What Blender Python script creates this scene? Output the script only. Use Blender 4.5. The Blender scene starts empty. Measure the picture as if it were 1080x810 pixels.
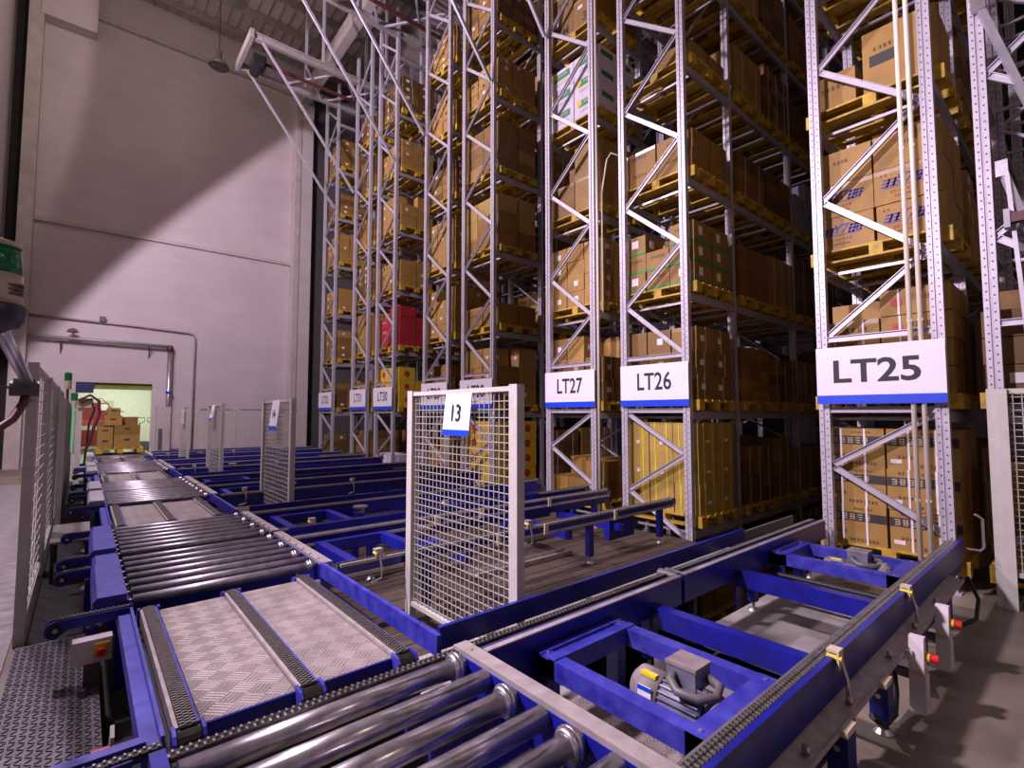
import bpy, math, random
from mathutils import Vector, Matrix
random.seed(7)
SC = bpy.context.scene
COL = SC.collection
# ------------------------------------------------------------------ camera
HC = 1.6225                      # eye height above the floor, metres
FPX = 528.47                     # focal length in pixels of a 1080 wide frame
ROT = ((0.76049866, -0.03802493, -0.64822519),
       (-0.6493395, -0.04453435, -0.75919359),
       (0.0, 0.99828393, -0.0585594))
cd = bpy.data.cameras.new('camera'); cd.sensor_fit = 'HORIZONTAL'; cd.sensor_width = 36
cd.lens = FPX / 1080 * 36; cd.clip_start = 0.05; cd.clip_end = 200
cam = bpy.data.objects.new('camera', cd); COL.objects.link(cam)
M = Matrix(ROT).to_4x4(); M.translation = (0, 0, HC); cam.matrix_world = M
SC.camera = cam
RT = Matrix(ROT).transposed()
def px(x, y, z):
    c = RT @ Vector((x, y, z - HC))
    if c.z > -0.05: return None
    return 540 + FPX * c.x / -c.z, 405 - FPX * c.y / -c.z
def seen(x0, x1, y0, y1, z0, z1, m=70):
    """could the photograph, or a step to its side, see this box?"""
    P = [px(a, b, c) for a in (x0, x1) for b in (y0, y1) for c in (z0, z1)]
    P = [p for p in P if p]
    if not P: return False
    return (max(p[0] for p in P) > -m and min(p[0] for p in P) < 1080 + m and
            max(p[1] for p in P) > -m and min(p[1] for p in P) < 810 + m)
# ------------------------------------------------------------------ colour management, world, lights
vs = SC.view_settings
vs.view_transform = 'Standard'; vs.look = 'None'; vs.gamma = 1.0; vs.use_curve_mapping = False
vs.exposure = -0.34
W = bpy.data.worlds.new('dim_hall'); SC.world = W; W.use_nodes = True
W.node_tree.nodes['Background'].inputs[0].default_value = (0.9, 0.78, 0.85, 1)
W.node_tree.nodes['Background'].inputs[1].default_value = 0.014
def aim(o, d): o.rotation_euler = Vector(d).to_track_quat('-Z', 'Y').to_euler()
def spot(name, loc, axis, half, power, col, r=0.12, blend=0.08):
    l = bpy.data.lights.new(name, 'SPOT'); l.energy = power; l.color = col
    l.spot_size = 2 * half; l.spot_blend = blend; l.shadow_soft_size = r
    o = bpy.data.objects.new(name, l); COL.objects.link(o); o.location = loc; aim(o, axis); return o
def area(name, loc, axis, sx, sy, power, col):
    l = bpy.data.lights.new(name, 'AREA'); l.shape = 'RECTANGLE'; l.size = sx; l.size_y = sy
    l.energy = power; l.color = col
    o = bpy.data.objects.new(name, l); COL.objects.link(o); o.location = loc; aim(o, axis); return o
def edge_axis(P, A, B, side, half):
    """axis of a lamp at P whose cone edge runs through A and B on the far wall"""
    P, A, B = Vector(P), Vector(A), Vector(B)
    m = ((A - P).normalized() + (B - P).normalized()).normalized()
    t = (A - B).normalized(); t = (t - m * t.dot(m)).normalized()
    n = m.cross(t)
    if n.dot(Vector(side)) < 0: n = -n
    return m * math.cos(half) + n * math.sin(half)
PINK = (1.0, 0.81, 1.0)
WARM = (1.0, 0.84, 0.70)
A_, B_ = (5.8, 21, 13.3), (-1.4, 21, 4.0)
P1 = (-1.7, 9.2, 9.6)
spot('flood_lamp_near', P1, edge_axis(P1, A_, B_, (1, 0, -1), math.radians(80)), math.radians(80), 4300, PINK, 0.22, 0.02)
P2 = (-1.8, 14.2, 8.6)
spot('fill_flood_far', P2, edge_axis(P2, A_, B_, (1, 0, -1), math.radians(78)), math.radians(78), 900, PINK, 0.25, 0.02)  # added twin of the near flood, extra light for the far wall
spot('fill_flood_foreground', (-1.85, 3.8, 5.6), (6.2, -2.0, -3.6), math.radians(42), 4000, PINK, 0.2, 0.6)  # unseen flood added to brighten the foreground line and LT25 end
P3 = (0.9, 14.5, 13.0)
spot('flood_lamp_wall', P3, edge_axis(P3, (0.1, 21, 13.6), (-.8, 21, 7.0), (-1, 0, 0), math.radians(74)), math.radians(74), 420, (1.0, .82, .82), 0.2, 0.06)
def point(name, loc, power, col, r=.3):
    l = bpy.data.lights.new(name, 'POINT'); l.energy = power; l.color = col; l.shadow_soft_size = r
    o = bpy.data.objects.new(name, l); COL.objects.link(o); o.location = loc; return o
point('fill_point_far', (2.2, 17.0, 13.7), 95, WARM, .9)  # unseen fill added to lift the roof and upper wall
point('fill_point_near', (-1.2, 12.0, 12.6), 170, WARM, .6)  # added ambient fill, no fitting hangs here
point('fill_point_right', (3.0, -2.6, 5.2), 75, WARM, .6)  # unseen fill added for the right floor and conveyor side
# ------------------------------------------------------------------ materials
def mat(name, rgb, rough=0.5, metal=0.0, var=0.12, scale=6.0, bump=0.0, bscale=60.0, emit=None, spec=None, var2=None):
    m = bpy.data.materials.new(name); m.use_nodes = True
    nt = m.node_tree; b = nt.nodes['Principled BSDF']
    b.inputs['Roughness'].default_value = rough; b.inputs['Metallic'].default_value = metal
    if spec is not None: b.inputs['Specular IOR Level'].default_value = spec
    g = nt.nodes.new('ShaderNodeNewGeometry')
    n = nt.nodes.new('ShaderNodeTexNoise'); n.inputs['Scale'].default_value = scale; n.inputs['Detail'].default_value = 5
    nt.links.new(g.outputs['Position'], n.inputs['Vector'])
    r = nt.nodes.new('ShaderNodeValToRGB')
    r.color_ramp.elements[0].position = 0.3; r.color_ramp.elements[1].position = 0.72
    lo = var2 if var2 else [c * (1 - var * 1.6) for c in rgb]
    r.color_ramp.elements[0].color = (*lo, 1); r.color_ramp.elements[1].color = (*[min(1, c * (1 + var)) for c in rgb], 1)
    nt.links.new(n.outputs['Fac'], r.inputs['Fac']); nt.links.new(r.outputs['Color'], b.inputs['Base Color'])
    if bump:
        n2 = nt.nodes.new('ShaderNodeTexNoise'); n2.inputs['Scale'].default_value = bscale; n2.inputs['Detail'].default_value = 4
        nt.links.new(g.outputs['Position'], n2.inputs['Vector'])
        bp = nt.nodes.new('ShaderNodeBump'); bp.inputs['Strength'].default_value = bump; bp.inputs['Distance'].default_value = 0.01
        nt.links.new(n2.outputs['Fac'], bp.inputs['Height']); nt.links.new(bp.outputs['Normal'], b.inputs['Normal'])
    if emit:
        b.inputs['Emission Color'].default_value = (*emit[0], 1); b.inputs['Emission Strength'].default_value = emit[1]
    return m
def hole_mat(name, rgb):
    """galvanised upright with two rows of punched holes (flat print sized detail)"""
    m = mat(name, rgb, 0.45, 0.25, 0.06, 9)
    nt = m.node_tree; b = nt.nodes['Principled BSDF']
    tc = nt.nodes.new('ShaderNodeTexCoord'); sp = nt.nodes.new('ShaderNodeSeparateXYZ')
    nt.links.new(tc.outputs['Object'], sp.inputs[0])
    def mth(op, a, v=None):
        k = nt.nodes.new('ShaderNodeMath'); k.operation = op
        for i, s in enumerate((a, v)):
            if s is None: continue
            if hasattr(s, 'is_linked'): nt.links.new(s, k.inputs[i])
            else: k.inputs[i].default_value = s
        return k.outputs[0]
    yy = mth('SUBTRACT', mth('ABSOLUTE', sp.outputs['Y']), 0.026)
    # stagger the two rows by half a pitch
    st = mth('MULTIPLY', mth('GREATER_THAN', sp.outputs['Y'], 0.0), 0.0375)
    zz = mth('SUBTRACT', mth('MULTIPLY', mth('FRACT', mth('DIVIDE', mth('ADD', sp.outputs['Z'], st), 0.075)), 0.075), 0.0375)
    d = mth('SQRT', mth('ADD', mth('POWER', yy, 2.0), mth('POWER', zz, 2.0)))
    hole = mth('LESS_THAN', d, 0.0075)
    mx = nt.nodes.new('ShaderNodeMixRGB'); mx.inputs[2].default_value = (0.01, 0.008, 0.012, 1)
    old = b.inputs['Base Color'].links[0].from_socket
    nt.links.new(hole, mx.inputs[0]); nt.links.new(old, mx.inputs[1]); nt.links.new(mx.outputs[0], b.inputs['Base Color'])
    return m
def tread_mat(name, rgb, sc, rough=0.45):
    """five-bar chequer plate: patches of parallel bars at right angles (fine relief)"""
    m = bpy.data.materials.new(name); m.use_nodes = True
    nt = m.node_tree; b = nt.nodes['Principled BSDF']; b.inputs['Roughness'].default_value = rough; b.inputs['Metallic'].default_value = 0.15
    g = nt.nodes.new('ShaderNodeNewGeometry')
    mp = nt.nodes.new('ShaderNodeMapping'); mp.inputs['Rotation'].default_value = (0, 0, math.radians(45)); mp.inputs['Scale'].default_value = (sc, sc, sc)
    nt.links.new(g.outputs['Position'], mp.inputs['Vector'])
    ck = nt.nodes.new('ShaderNodeTexChecker'); ck.inputs['Scale'].default_value = 1.0; nt.links.new(mp.outputs[0], ck.inputs['Vector'])
    ck.inputs[1].default_value = (1, 1, 1, 1); ck.inputs[2].default_value = (0, 0, 0, 1)
    w1 = nt.nodes.new('ShaderNodeTexWave'); w1.bands_direction = 'X'; w1.inputs['Scale'].default_value = 1.4
    w2 = nt.nodes.new('ShaderNodeTexWave'); w2.bands_direction = 'Y'; w2.inputs['Scale'].default_value = 1.4
    nt.links.new(mp.outputs[0], w1.inputs['Vector']); nt.links.new(mp.outputs[0], w2.inputs['Vector'])
    mx = nt.nodes.new('ShaderNodeMixRGB'); nt.links.new(ck.outputs['Fac'], mx.inputs[0])
    nt.links.new(w1.outputs['Color'], mx.inputs[1]); nt.links.new(w2.outputs['Color'], mx.inputs[2])
    bp = nt.nodes.new('ShaderNodeBump'); bp.inputs['Strength'].default_value = 0.32; bp.inputs['Distance'].default_value = 0.006
    nt.links.new(mx.outputs[0], bp.inputs['Height']); nt.links.new(bp.outputs['Normal'], b.inputs['Normal'])
    n = nt.nodes.new('ShaderNodeTexNoise'); n.inputs['Scale'].default_value = 7; n.inputs['Detail'].default_value = 6
    nt.links.new(g.outputs['Position'], n.inputs['Vector'])
    r = nt.nodes.new('ShaderNodeValToRGB'); r.color_ramp.elements[0].position = .3; r.color_ramp.elements[1].position = .7
    r.color_ramp.elements[0].color = (*[c * .72 for c in rgb], 1); r.color_ramp.elements[1].color = (*[c * 1.12 for c in rgb], 1)
    nt.links.new(n.outputs['Fac'], r.inputs['Fac'])
    r2 = nt.nodes.new('ShaderNodeValToRGB'); r2.color_ramp.elements[0].color = (.68, .68, .68, 1); r2.color_ramp.elements[1].color = (1.06, 1.06, 1.06, 1)
    mc = nt.nodes.new('ShaderNodeMixRGB'); mc.inputs[0].default_value = .35; nt.links.new(mx.outputs[0], mc.inputs[1]); nt.links.new(ck.outputs['Fac'], mc.inputs[2])
    nt.links.new(mc.outputs[0], r2.inputs[0])
    mm = nt.nodes.new('ShaderNodeMixRGB'); mm.blend_type = 'MULTIPLY'; mm.inputs[0].default_value = 1; nt.links.new(r.outputs[0], mm.inputs[1]); nt.links.new(r2.outputs[0], mm.inputs[2])
    nt.links.new(mm.outputs[0], b.inputs['Base Color'])
    return m
def wall_mat():
    m = mat('wall_paint', (0.57, 0.50, 0.51), 0.75, 0, 0.05, 0.7, 0.05, 30)
    nt = m.node_tree; b = nt.nodes['Principled BSDF']
    g = nt.nodes.new('ShaderNodeNewGeometry'); mp = nt.nodes.new('ShaderNodeMapping'); mp.inputs['Scale'].default_value = (.7, .7, 3)
    n = nt.nodes.new('ShaderNodeTexNoise'); n.inputs['Scale'].default_value = 1.2; n.inputs['Detail'].default_value = 8; n.inputs['Roughness'].default_value = .7
    nt.links.new(g.outputs['Position'], mp.inputs[0]); nt.links.new(mp.outputs[0], n.inputs['Vector'])
    r = nt.nodes.new('ShaderNodeValToRGB'); r.color_ramp.elements[0].position = .35; r.color_ramp.elements[1].position = .6
    r.color_ramp.elements[0].color = (.93, .92, .915, 1); r.color_ramp.elements[1].color = (1, 1, 1, 1)
    nt.links.new(n.outputs['Fac'], r.inputs[0])
    mx = nt.nodes.new('ShaderNodeMixRGB'); mx.blend_type = 'MULTIPLY'; mx.inputs[0].default_value = 1
    old = b.inputs['Base Color'].links[0].from_socket
    nt.links.new(old, mx.inputs[1]); nt.links.new(r.outputs[0], mx.inputs[2]); nt.links.new(mx.outputs[0], b.inputs['Base Color'])
    return m
MT = dict(
    wall=wall_mat(), pillar=mat('pillar_paint', (.50, .44, .40), .7, 0, .1, 3),
    roof=mat('roof_sheet', (.50, .43, .40), .7, 0, .12, 2), purlin=mat('purlin_steel', (.34, .30, .29), .6, .2),
    rafter=mat('rafter_paint', (.48, .43, .40), .6, 0, .1),
    concrete=mat('worn_concrete', (.23, .195, .145), .5, 0, .16, 1.7, .15, 25, var2=(.11, .092, .068)),
    slab=mat('pale_slab', (.31, .28, .26), .7, 0, .14, 4, .3, 45),
    plank=mat('brown_deck_board', (.075, .054, .037), .6, 0, .18, 9, .2, 30),
    kerb=mat('kerb_concrete', (.33, .30, .28), .7, 0, .12, 6),
    pit_shade=mat('pit_shade_dark', (.016, .014, .013), .9), ribbed=tread_mat('ribbed_floor_plate', (.36, .33, .33), 6, .4),  # near-black for the pit, also paints shade on walls and floor
    tread=tread_mat('chequer_plate', (.30, .255, .235), 13), step=mat('step_plate', (.115, .10, .115), .42, .6, .2, 14),
    post=hole_mat('galvanised_upright', (.47, .44, .49)), brace=mat('galvanised_brace', (.47, .44, .50), .42, .3, .06, 10),
    beam=mat('beam_grey', (.33, .31, .35), .5, .2, .1, 6), blue=mat('blue_paint', (.008, .010, .24), .36, 0, .12, 7, var2=(.006, .007, .13)),
    bluedust=mat('dusty_blue_paint', (.042, .042, .29), .45, 0, .25, 12, var2=(.014, .014, .23)),
    silver=mat('aluminium_rail', (.40, .355, .34), .42, .35, .14, 14), steel=mat('bright_steel', (.60, .57, .60), .3, .9, .1, 20),
    roller=mat('roller_steel', (.60, .56, .60), .23, .9, .2, 16), rollerf=mat('dusty_roller_steel', (.36, .33, .37), .42, .75, .2, 16), black=mat('black_rubber', (.012, .012, .014), .5, 0, .2),
    chain=mat('oily_chain', (.035, .032, .03), .38, .7, .3, 40), link=mat('chain_link_edge', (.42, .39, .36), .35, .85, .2, 40),
    fence=mat('fence_white', (.47, .45, .41), .45, 0, .06, 8), cream=mat('cream_pipe', (.78, .70, .58), .4, 0, .04),
    wire=mat('mesh_wire', (.47, .45, .40), .45, .2, .05), wood=mat('pallet_wood', (.50, .32, .028), .6, 0, .22, 12, .15, 60),
    white=mat('sign_white', (.72, .70, .74), .4, 0, .02), ink=mat('black_ink', (.012, .010, .018), .6, 0, .05),
    sblue=mat('sign_blue', (.008, .05, .62), .4, 0, .04), c0=mat('carton_tan', (.33, .19, .042), .65, 0, .1, 5),
    c1=mat('carton_brown', (.19, .102, .021), .65, 0, .1, 5), c2=mat('carton_orange_brown', (.235, .125, .022), .65, 0, .1, 5),
    c3=mat('carton_dark', (.12, .063, .015), .65, 0, .1, 5), cy=mat('carton_mustard', (.37, .25, .05), .65, 0, .1, 5),
    yellow=mat('yellow_carton', (.66, .44, .02), .6, 0, .08), red=mat('red_carton', (.36, .018, .03), .55, 0, .1),
    wcarton=mat('white_carton', (.66, .60, .70), .6, 0, .06), bcarton=mat('pale_blue_carton', (.30, .32, .42), .6, 0, .1),
    lblack=mat('print_black', (.03, .026, .025), .6), lwhite=mat('paper_label', (.72, .68, .70), .6), lblue=mat('print_violet_blue', (.035, .02, .26), .6),
    lred=mat('print_red', (.42, .035, .03), .6), lgreen=mat('print_green', (.02, .22, .05), .55), lyel=mat('print_yellow', (.72, .55, .03), .55),
    strapw=mat('white_strap', (.74, .69, .72), .4), strapy=mat('yellow_strap', (.68, .58, .03), .4), tape=mat('carton_tape', (.36, .22, .10), .3),
    lcream=mat('print_cream', (.62, .48, .30), .6), motor=mat('motor_grey', (.15, .145, .20), .5, .2, .3, 14, var2=(.11, .11, .16)), dust=mat('motor_dust', (.21, .175, .17), .7, 0, .2, 14),
    estop=mat('red_button', (.55, .012, .01), .35), box=mat('control_box_cream', (.66, .60, .62), .45), gdark=mat('grey_cabinet', (.11, .10, .10), .5),
    green=mat('green_lens', (.0, .16, .05), .2, 0, .05), greenlit=mat('lit_green_lens', (.0, .5, .1), .3, 0, .02, emit=((.0, 1, .25), .45)),
    beige=mat('beige_plastic', (.55, .47, .33), .45), navy=mat('dark_navy_plastic', (.022, .022, .04), .4), cable=mat('dark_red_cable', (.10, .022, .02), .5),
    pipe=mat('grey_pipe', (.36, .33, .33), .45, .3), redp=mat('red_pipe', (.09, .02, .018), .5), lampm=mat('lamp_shade_grey', (.17, .16, .15), .5, .3),
    room=mat('annex_wall', (.78, .82, .72), .7, 0, .03), lintel=mat('green_lintel', (.20, .27, .03), .6), door=mat('red_door_panel', (.20, .015, .015), .5),
    flo=mat('annex_tube_light', (.9, 1, .8), .5, emit=((.97, 1, .82), 95)), teal=mat('shutter_blue', (.012, .016, .10), .5), pgrey=mat('trolley_grey', (.12, .13, .12), .5),
)
# ------------------------------------------------------------------ mesh helpers
def newobj(name, me, parent=None, loc=(0, 0, 0), rot=None):
    o = bpy.data.objects.new(name, me); COL.objects.link(o); o.location = loc
    if rot: o.rotation_euler = rot
    if parent: o.parent = parent
    return o
def tag(o, label=None, cat=None, group=None, kind=None):
    if label: o['label'] = label
    if cat: o['category'] = cat
    if group: o['group'] = group
    if kind: o['kind'] = kind
    return o
def thing(name, label, cat, loc, group=None):
    o = newobj(name, None, None, loc); o.empty_display_size = .1
    return tag(o, label, cat, group)
class MB:
    def __init__(s): s.v = []; s.f = []; s.m = []; s.mats = []
    def mi(s, m):
        if m not in s.mats: s.mats.append(m)
        return s.mats.index(m)
    def add(s, vs_, fs, m=None):
        b = len(s.v); s.v += [tuple(p) for p in vs_]; s.f += [tuple(i + b for i in f) for f in fs]
        s.m += [s.mi(m) if m else 0] * len(fs); return s
    def box(s, x0, x1, y0, y1, z0, z1, m=None):
        return s.add([(x0, y0, z0), (x1, y0, z0), (x1, y1, z0), (x0, y1, z0), (x0, y0, z1), (x1, y0, z1), (x1, y1, z1), (x0, y1, z1)],
                     [(0, 3, 2, 1), (4, 5, 6, 7), (0, 1, 5, 4), (1, 2, 6, 5), (2, 3, 7, 6), (3, 0, 4, 7)], m)
    def bar(s, p, q, w, h, up=(0, 0, 1), m=None):
        p, q = Vector(p), Vector(q); d = (q - p).normalized(); up = Vector(up)
        a = d.cross(up)
        if a.length < 1e-4: a = d.cross(Vector((1, 0, 0)))
        a.normalize(); b = a.cross(d); V = []
        for e in (p, q):
            for i, j in ((-1, -1), (1, -1), (1, 1), (-1, 1)): V.append(e + a * (i * w / 2) + b * (j * h / 2))
        return s.add(V, [(0, 1, 2, 3), (7, 6, 5, 4), (0, 4, 5, 1), (1, 5, 6, 2), (2, 6, 7, 3), (3, 7, 4, 0)], m)
    def cyl(s, p, q, r, n=12, r2=None, caps=True, m=None):
        p, q = Vector(p), Vector(q); d = (q - p).normalized(); r2 = r if r2 is None else r2
        a = d.cross(Vector((0, 0, 1)))
        if a.length < 1e-3: a = Vector((1, 0, 0))
        a.normalize(); b = d.cross(a); V = []
        for e, rr in ((p, r), (q, r2)):
            for i in range(n):
                t = 2 * math.pi * i / n; V.append(e + a * (rr * math.cos(t)) + b * (rr * math.sin(t)))
        F = [(i, (i + 1) % n, n + (i + 1) % n, n + i) for i in range(n)]
        if caps: F += [tuple(range(n - 1, -1, -1)), tuple(range(n, 2 * n))]
        return s.add(V, F, m)
    def tube(s, pts, r, n=8, m=None):
        pts = [Vector(p) for p in pts]; V = []; prev = None
        for i, p in enumerate(pts):
            d = (pts[min(i + 1, len(pts) - 1)] - pts[max(i - 1, 0)]).normalized()
            a = prev - d * prev.dot(d) if prev else d.cross(Vector((0.13, 0.31, 0.94)))
            a.normalize(); prev = a; b = d.cross(a)
            for k in range(n):
                t = 2 * math.pi * k / n; V.append(p + a * (r * math.cos(t)) + b * (r * math.sin(t)))
        F = []
        for i in range(len(pts) - 1):
            for k in range(n): F.append((i * n + k, i * n + (k + 1) % n, (i + 1) * n + (k + 1) % n, (i + 1) * n + k))
        F += [tuple(range(n - 1, -1, -1)), tuple(range((len(pts) - 1) * n, len(pts) * n))]
        return s.add(V, F, m)
    def lathe(s, c, prof, n=16, m=None):
        V = []; F = []
        for r, z in prof:
            for k in range(n):
                t = 2 * math.pi * k / n; V.append((c[0] + r * math.cos(t), c[1] + r * math.sin(t), c[2] + z))
        for i in range(len(prof) - 1):
            for k in range(n): F.append((i * n + k, i * n + (k + 1) % n, (i + 1) * n + (k + 1) % n, (i + 1) * n + k))
        F += [tuple(range(n - 1, -1, -1)), tuple(range((len(prof) - 1) * n, len(prof) * n))]
        return s.add(V, F, m)
    def prism(s, prof, axis, a0, a1, m=None):
        n = len(prof); V = []
        for a in (a0, a1):
            for u, v in prof: V.append({'x': (a, u, v), 'y': (u, a, v), 'z': (u, v, a)}[axis])
        F = [(i, (i + 1) % n, n + (i + 1) % n, n + i) for i in range(n)] + [tuple(range(n - 1, -1, -1)), tuple(range(n, 2 * n))]
        return s.add(V, F, m)
    def mesh(s, name, m=None, off=(0, 0, 0), smooth=False):
        me = bpy.data.meshes.new(name)
        me.from_pydata([(x - off[0], y - off[1], z - off[2]) for x, y, z in s.v], [], s.f)
        for k in (s.mats or [m]): me.materials.append(MT[k] if isinstance(k, str) else k)
        if len(s.mats) > 1: me.polygons.foreach_set('material_index', s.m)
        if smooth:
            for p in me.polygons: p.use_smooth = len(p.vertices) == 4
        me.update(); return me
    def build(s, name, m=None, parent=None, smooth=False, kind=None, label=None):
        off = parent.matrix_world.translation if parent and parent.parent else (parent.location if parent else (0, 0, 0))
        if parent and parent.parent: off = parent.parent.location + parent.location
        o = newobj(name, s.mesh(name, m, off, smooth), parent)
        if kind: o['kind'] = kind
        if label: o['label'] = label
        return o
def B(name, m, parent, *b, **k): return MB().box(*b).build(name, m, parent, **k)
def struct(o): o['kind'] = 'structure'; return o
UNIT = {}
def unit_box(m):
    if m not in UNIT: UNIT[m] = MB().box(-.5, .5, -.5, .5, -.5, .5).mesh('block_' + m, m)
    return UNIT[m]
def UB(name, m, parent, x0, x1, y0, y1, z0, z1):
    off = Vector((0, 0, 0))
    if parent: off = parent.location + (parent.parent.location if parent.parent else Vector((0, 0, 0)))
    o = newobj(name, unit_box(m), parent, Vector(((x0 + x1) / 2, (y0 + y1) / 2, (z0 + z1) / 2)) - off)
    o.scale = (x1 - x0, y1 - y0, z1 - z0); return o
TXT = {}
def text_geo(s, bold=0.0):
    k = (s, bold)
    if k not in TXT:
        c = bpy.data.curves.new('lettering', 'FONT'); c.body = s; c.size = 1; c.align_x = 'CENTER'; c.align_y = 'CENTER'; c.offset = bold; c.resolution_u = 3
        o = bpy.data.objects.new('lettering', c); COL.objects.link(o)
        dg = bpy.context.evaluated_depsgraph_get(); dg.update()
        me = o.evaluated_get(dg).to_mesh()
        V = [(v.co.x, v.co.y) for v in me.vertices]; F = [tuple(p.vertices) for p in me.polygons]
        x0, x1 = min(v[0] for v in V), max(v[0] for v in V); y0, y1 = min(v[1] for v in V), max(v[1] for v in V)
        V = [((a - (x0 + x1) / 2) / (y1 - y0), (b - (y0 + y1) / 2) / (y1 - y0)) for a, b in V]
        o.evaluated_get(dg).to_mesh_clear(); bpy.data.objects.remove(o); bpy.data.curves.remove(c)
        TXT[k] = (V, F)
    return TXT[k]
def put_text(mb, s, x, yc, zc, h, bold=0.0, sx=1.0, shear=0.0, m=None):
    """lettering on a face that looks towards -x"""
    V, F = text_geo(s, bold)
    return mb.add([(x, yc - (a * sx + b * shear) * h, zc + b * h) for a, b in V], F, m)
def glyphs(mb, n, x, yc, zc, h, seed, shear=0.0, m=None, gap=1.12, wt=.06):
    """a row of dense stroke characters, as the cartons carry them, facing -x"""
    r = random.Random(seed)
    for i in range(n):
        c = yc - (i - (n - 1) / 2) * h * gap
        for k in range(3):
            t = zc + h * (-.4 + .4 * k); w = h * r.uniform(.28, .45)
            mb.add([(x, c + w - shear * (t - zc), t - h * wt), (x, c - w - shear * (t - zc), t - h * wt), (x, c - w - shear * (t - zc), t + h * wt), (x, c + w - shear * (t - zc), t + h * wt)], [(0, 1, 2, 3)], m)
        for k in range(2):
            u = c + h * r.uniform(-.35, .35); w = h * wt
            mb.add([(x, u + w + shear * h * .5, zc - h * .5), (x, u - w + shear * h * .5, zc - h * .5), (x, u - w - shear * h * .5, zc + h * .5), (x, u + w - shear * h * .5, zc + h * .5)], [(0, 1, 2, 3)], m)
    return mb
# ------------------------------------------------------------------ the hall
YW = 21.0; XL = -2.05; ZR = 16.0
w = MB().box(XL - .3, -.22, YW, YW + .3, -.2, ZR).box(1.76, 6.85, YW, YW + .3, -.2, ZR).box(-.22, 1.76, YW, YW + .3, 2.62, ZR)
struct(w.build('wall_far', 'wall'))
struct(B('wall_rack_side', 'gdark', None, 6.85, 16, YW + .02, YW + .3, -1.4, ZR))  # dark grey stands in for the wall lying unlit behind the racks
struct(B('wall_left', 'wall', None, XL - .3, XL, -8, YW, -.2, ZR))
struct(B('wall_back', 'wall', None, XL - .3, 16, -8.3, -8, -.2, ZR))
struct(B('wall_right', 'pit_shade', None, 16, 16.3, -8.3, YW + .3, -1.5, ZR))  # near-black colour paints in the unlit depth behind the racks
roof = struct(B('ceiling', 'roof', None, XL - .3, 16.3, -8.3, YW + .3, ZR, ZR + .2))
y = 20.3; k = 0
while y > 3:
    MB().prism([(y - .04, ZR - .30), (y + .04, ZR - .30), (y + .04, ZR - .26), (y, ZR - .26), (y, ZR - .001), (y - .04, ZR - .001)], 'x', XL, 14).build('purlin', 'purlin', roof)
    y -= 1.35
for i in range(40):      # standing seams of the roof sheet between the purlins
    x = -1.8 + i * .35
    if x < 9: B('sheet_seam', 'purlin', roof, x, x + .03, 6, YW, ZR - .045, ZR - .0005)
for x in (6.45, -6.0 + 12.45 + 5.5):
    MB().bar((x, YW, ZR - 1.45), (x, 3, ZR - .62), .3, .6).build('rafter', 'rafter', roof)
struct(MB().box(6.1, 6.8, YW - .42, YW, -.2, ZR - 1.2).build('trim_1', 'wall'))
struct(MB().box(6.12, 6.32, YW - .46, YW - .42, -.2, ZR - 1.2).build('trim_2', 'pillar'))
struct(MB().box(-1.72, -1.38, YW - .45, YW, -.2, ZR).build('trim_3', 'pillar'))
struct(MB().box(-1.99, -1.73, YW - .2, YW, -.2, ZR - .4).build('gap_shade_strip', 'pit_shade'))  # solid dark strip painted as the shaded gap beside the pillar
struct(MB().box(-1.38, 6.1, YW - .10, YW, 7.56, 7.68).build('trim_4', 'pillar'))
struct(MB().box(-.2, 6.1, YW - .16, YW, 14.62, 14.8).build('trim_5', 'rafter'))
struct(MB().box(-1.45, -.12, YW - .5, YW, 13.9, ZR - .3).build('trim_6', 'wall'))
# floor pieces
TH = .12
struct(MB().box(XL, 1.5, -8, YW, -TH, 0).build('floor', 'concrete'))
struct(MB().box(-.25, 1.5, 2.0, 16, 0, .006).build('shade_sheet_under_line', 'pit_shade'))  # dark sheet laid over the floor as painted shade under the line
fr = struct(MB().box(1.5, 16, -8, .95, -TH, 0).box(1.5, 2.0, .95, 2.0, -TH, 0).box(3.6, 5.1, .95, 2.0, -TH, 0.001).box(5.1, 16, .95, 2.0, -TH, -.004).build('floor_right', 'concrete'))
B('slab', 'slab', fr, 3.6, 5.05, 1.0, 2.0, 0.001, .012)
B('slab', 'kerb', fr, 2.95, 3.2, .95, 2.0, -TH, 0.002)
B('slab', 'kerb', fr, 2.0, 5.1, .95, 1.07, -TH, 0.02)
B('chequer_plate', 'tread', fr, 2.0, 2.42, 1.07, 2.0, -.03, .004)
pl = struct(MB().box(1.5, 5.98, 2.97, YW, -.10, -.02).build('platform_floor', 'plank'))
yy = 2.99
for i in range(26):
    UB('plank', 'plank', pl, 1.52, 5.97, yy, yy + .112, -.0205, random.uniform(-.004, .002)); yy += .118
UB('kerb', 'kerb', pl, 1.5, 5.98, 2.82, 3.0, -.12, .012)
struct(MB().box(1.5, 16, 1.9, YW, -1.4, -1.3).build('pit_floor', 'pit_shade'))
struct(MB().box(1.42, 1.5, 1.9, YW, -1.4, -TH).build('pit_wall', 'pit_shade'))
struct(MB().box(1.5, 16, 1.88, 1.9, -1.4, -TH).build('pit_edge', 'pit_shade'))
struct(MB().box(-1.95, -.33, .5, 16, 0, .012).build('ribbed_floor', 'ribbed'))
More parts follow.
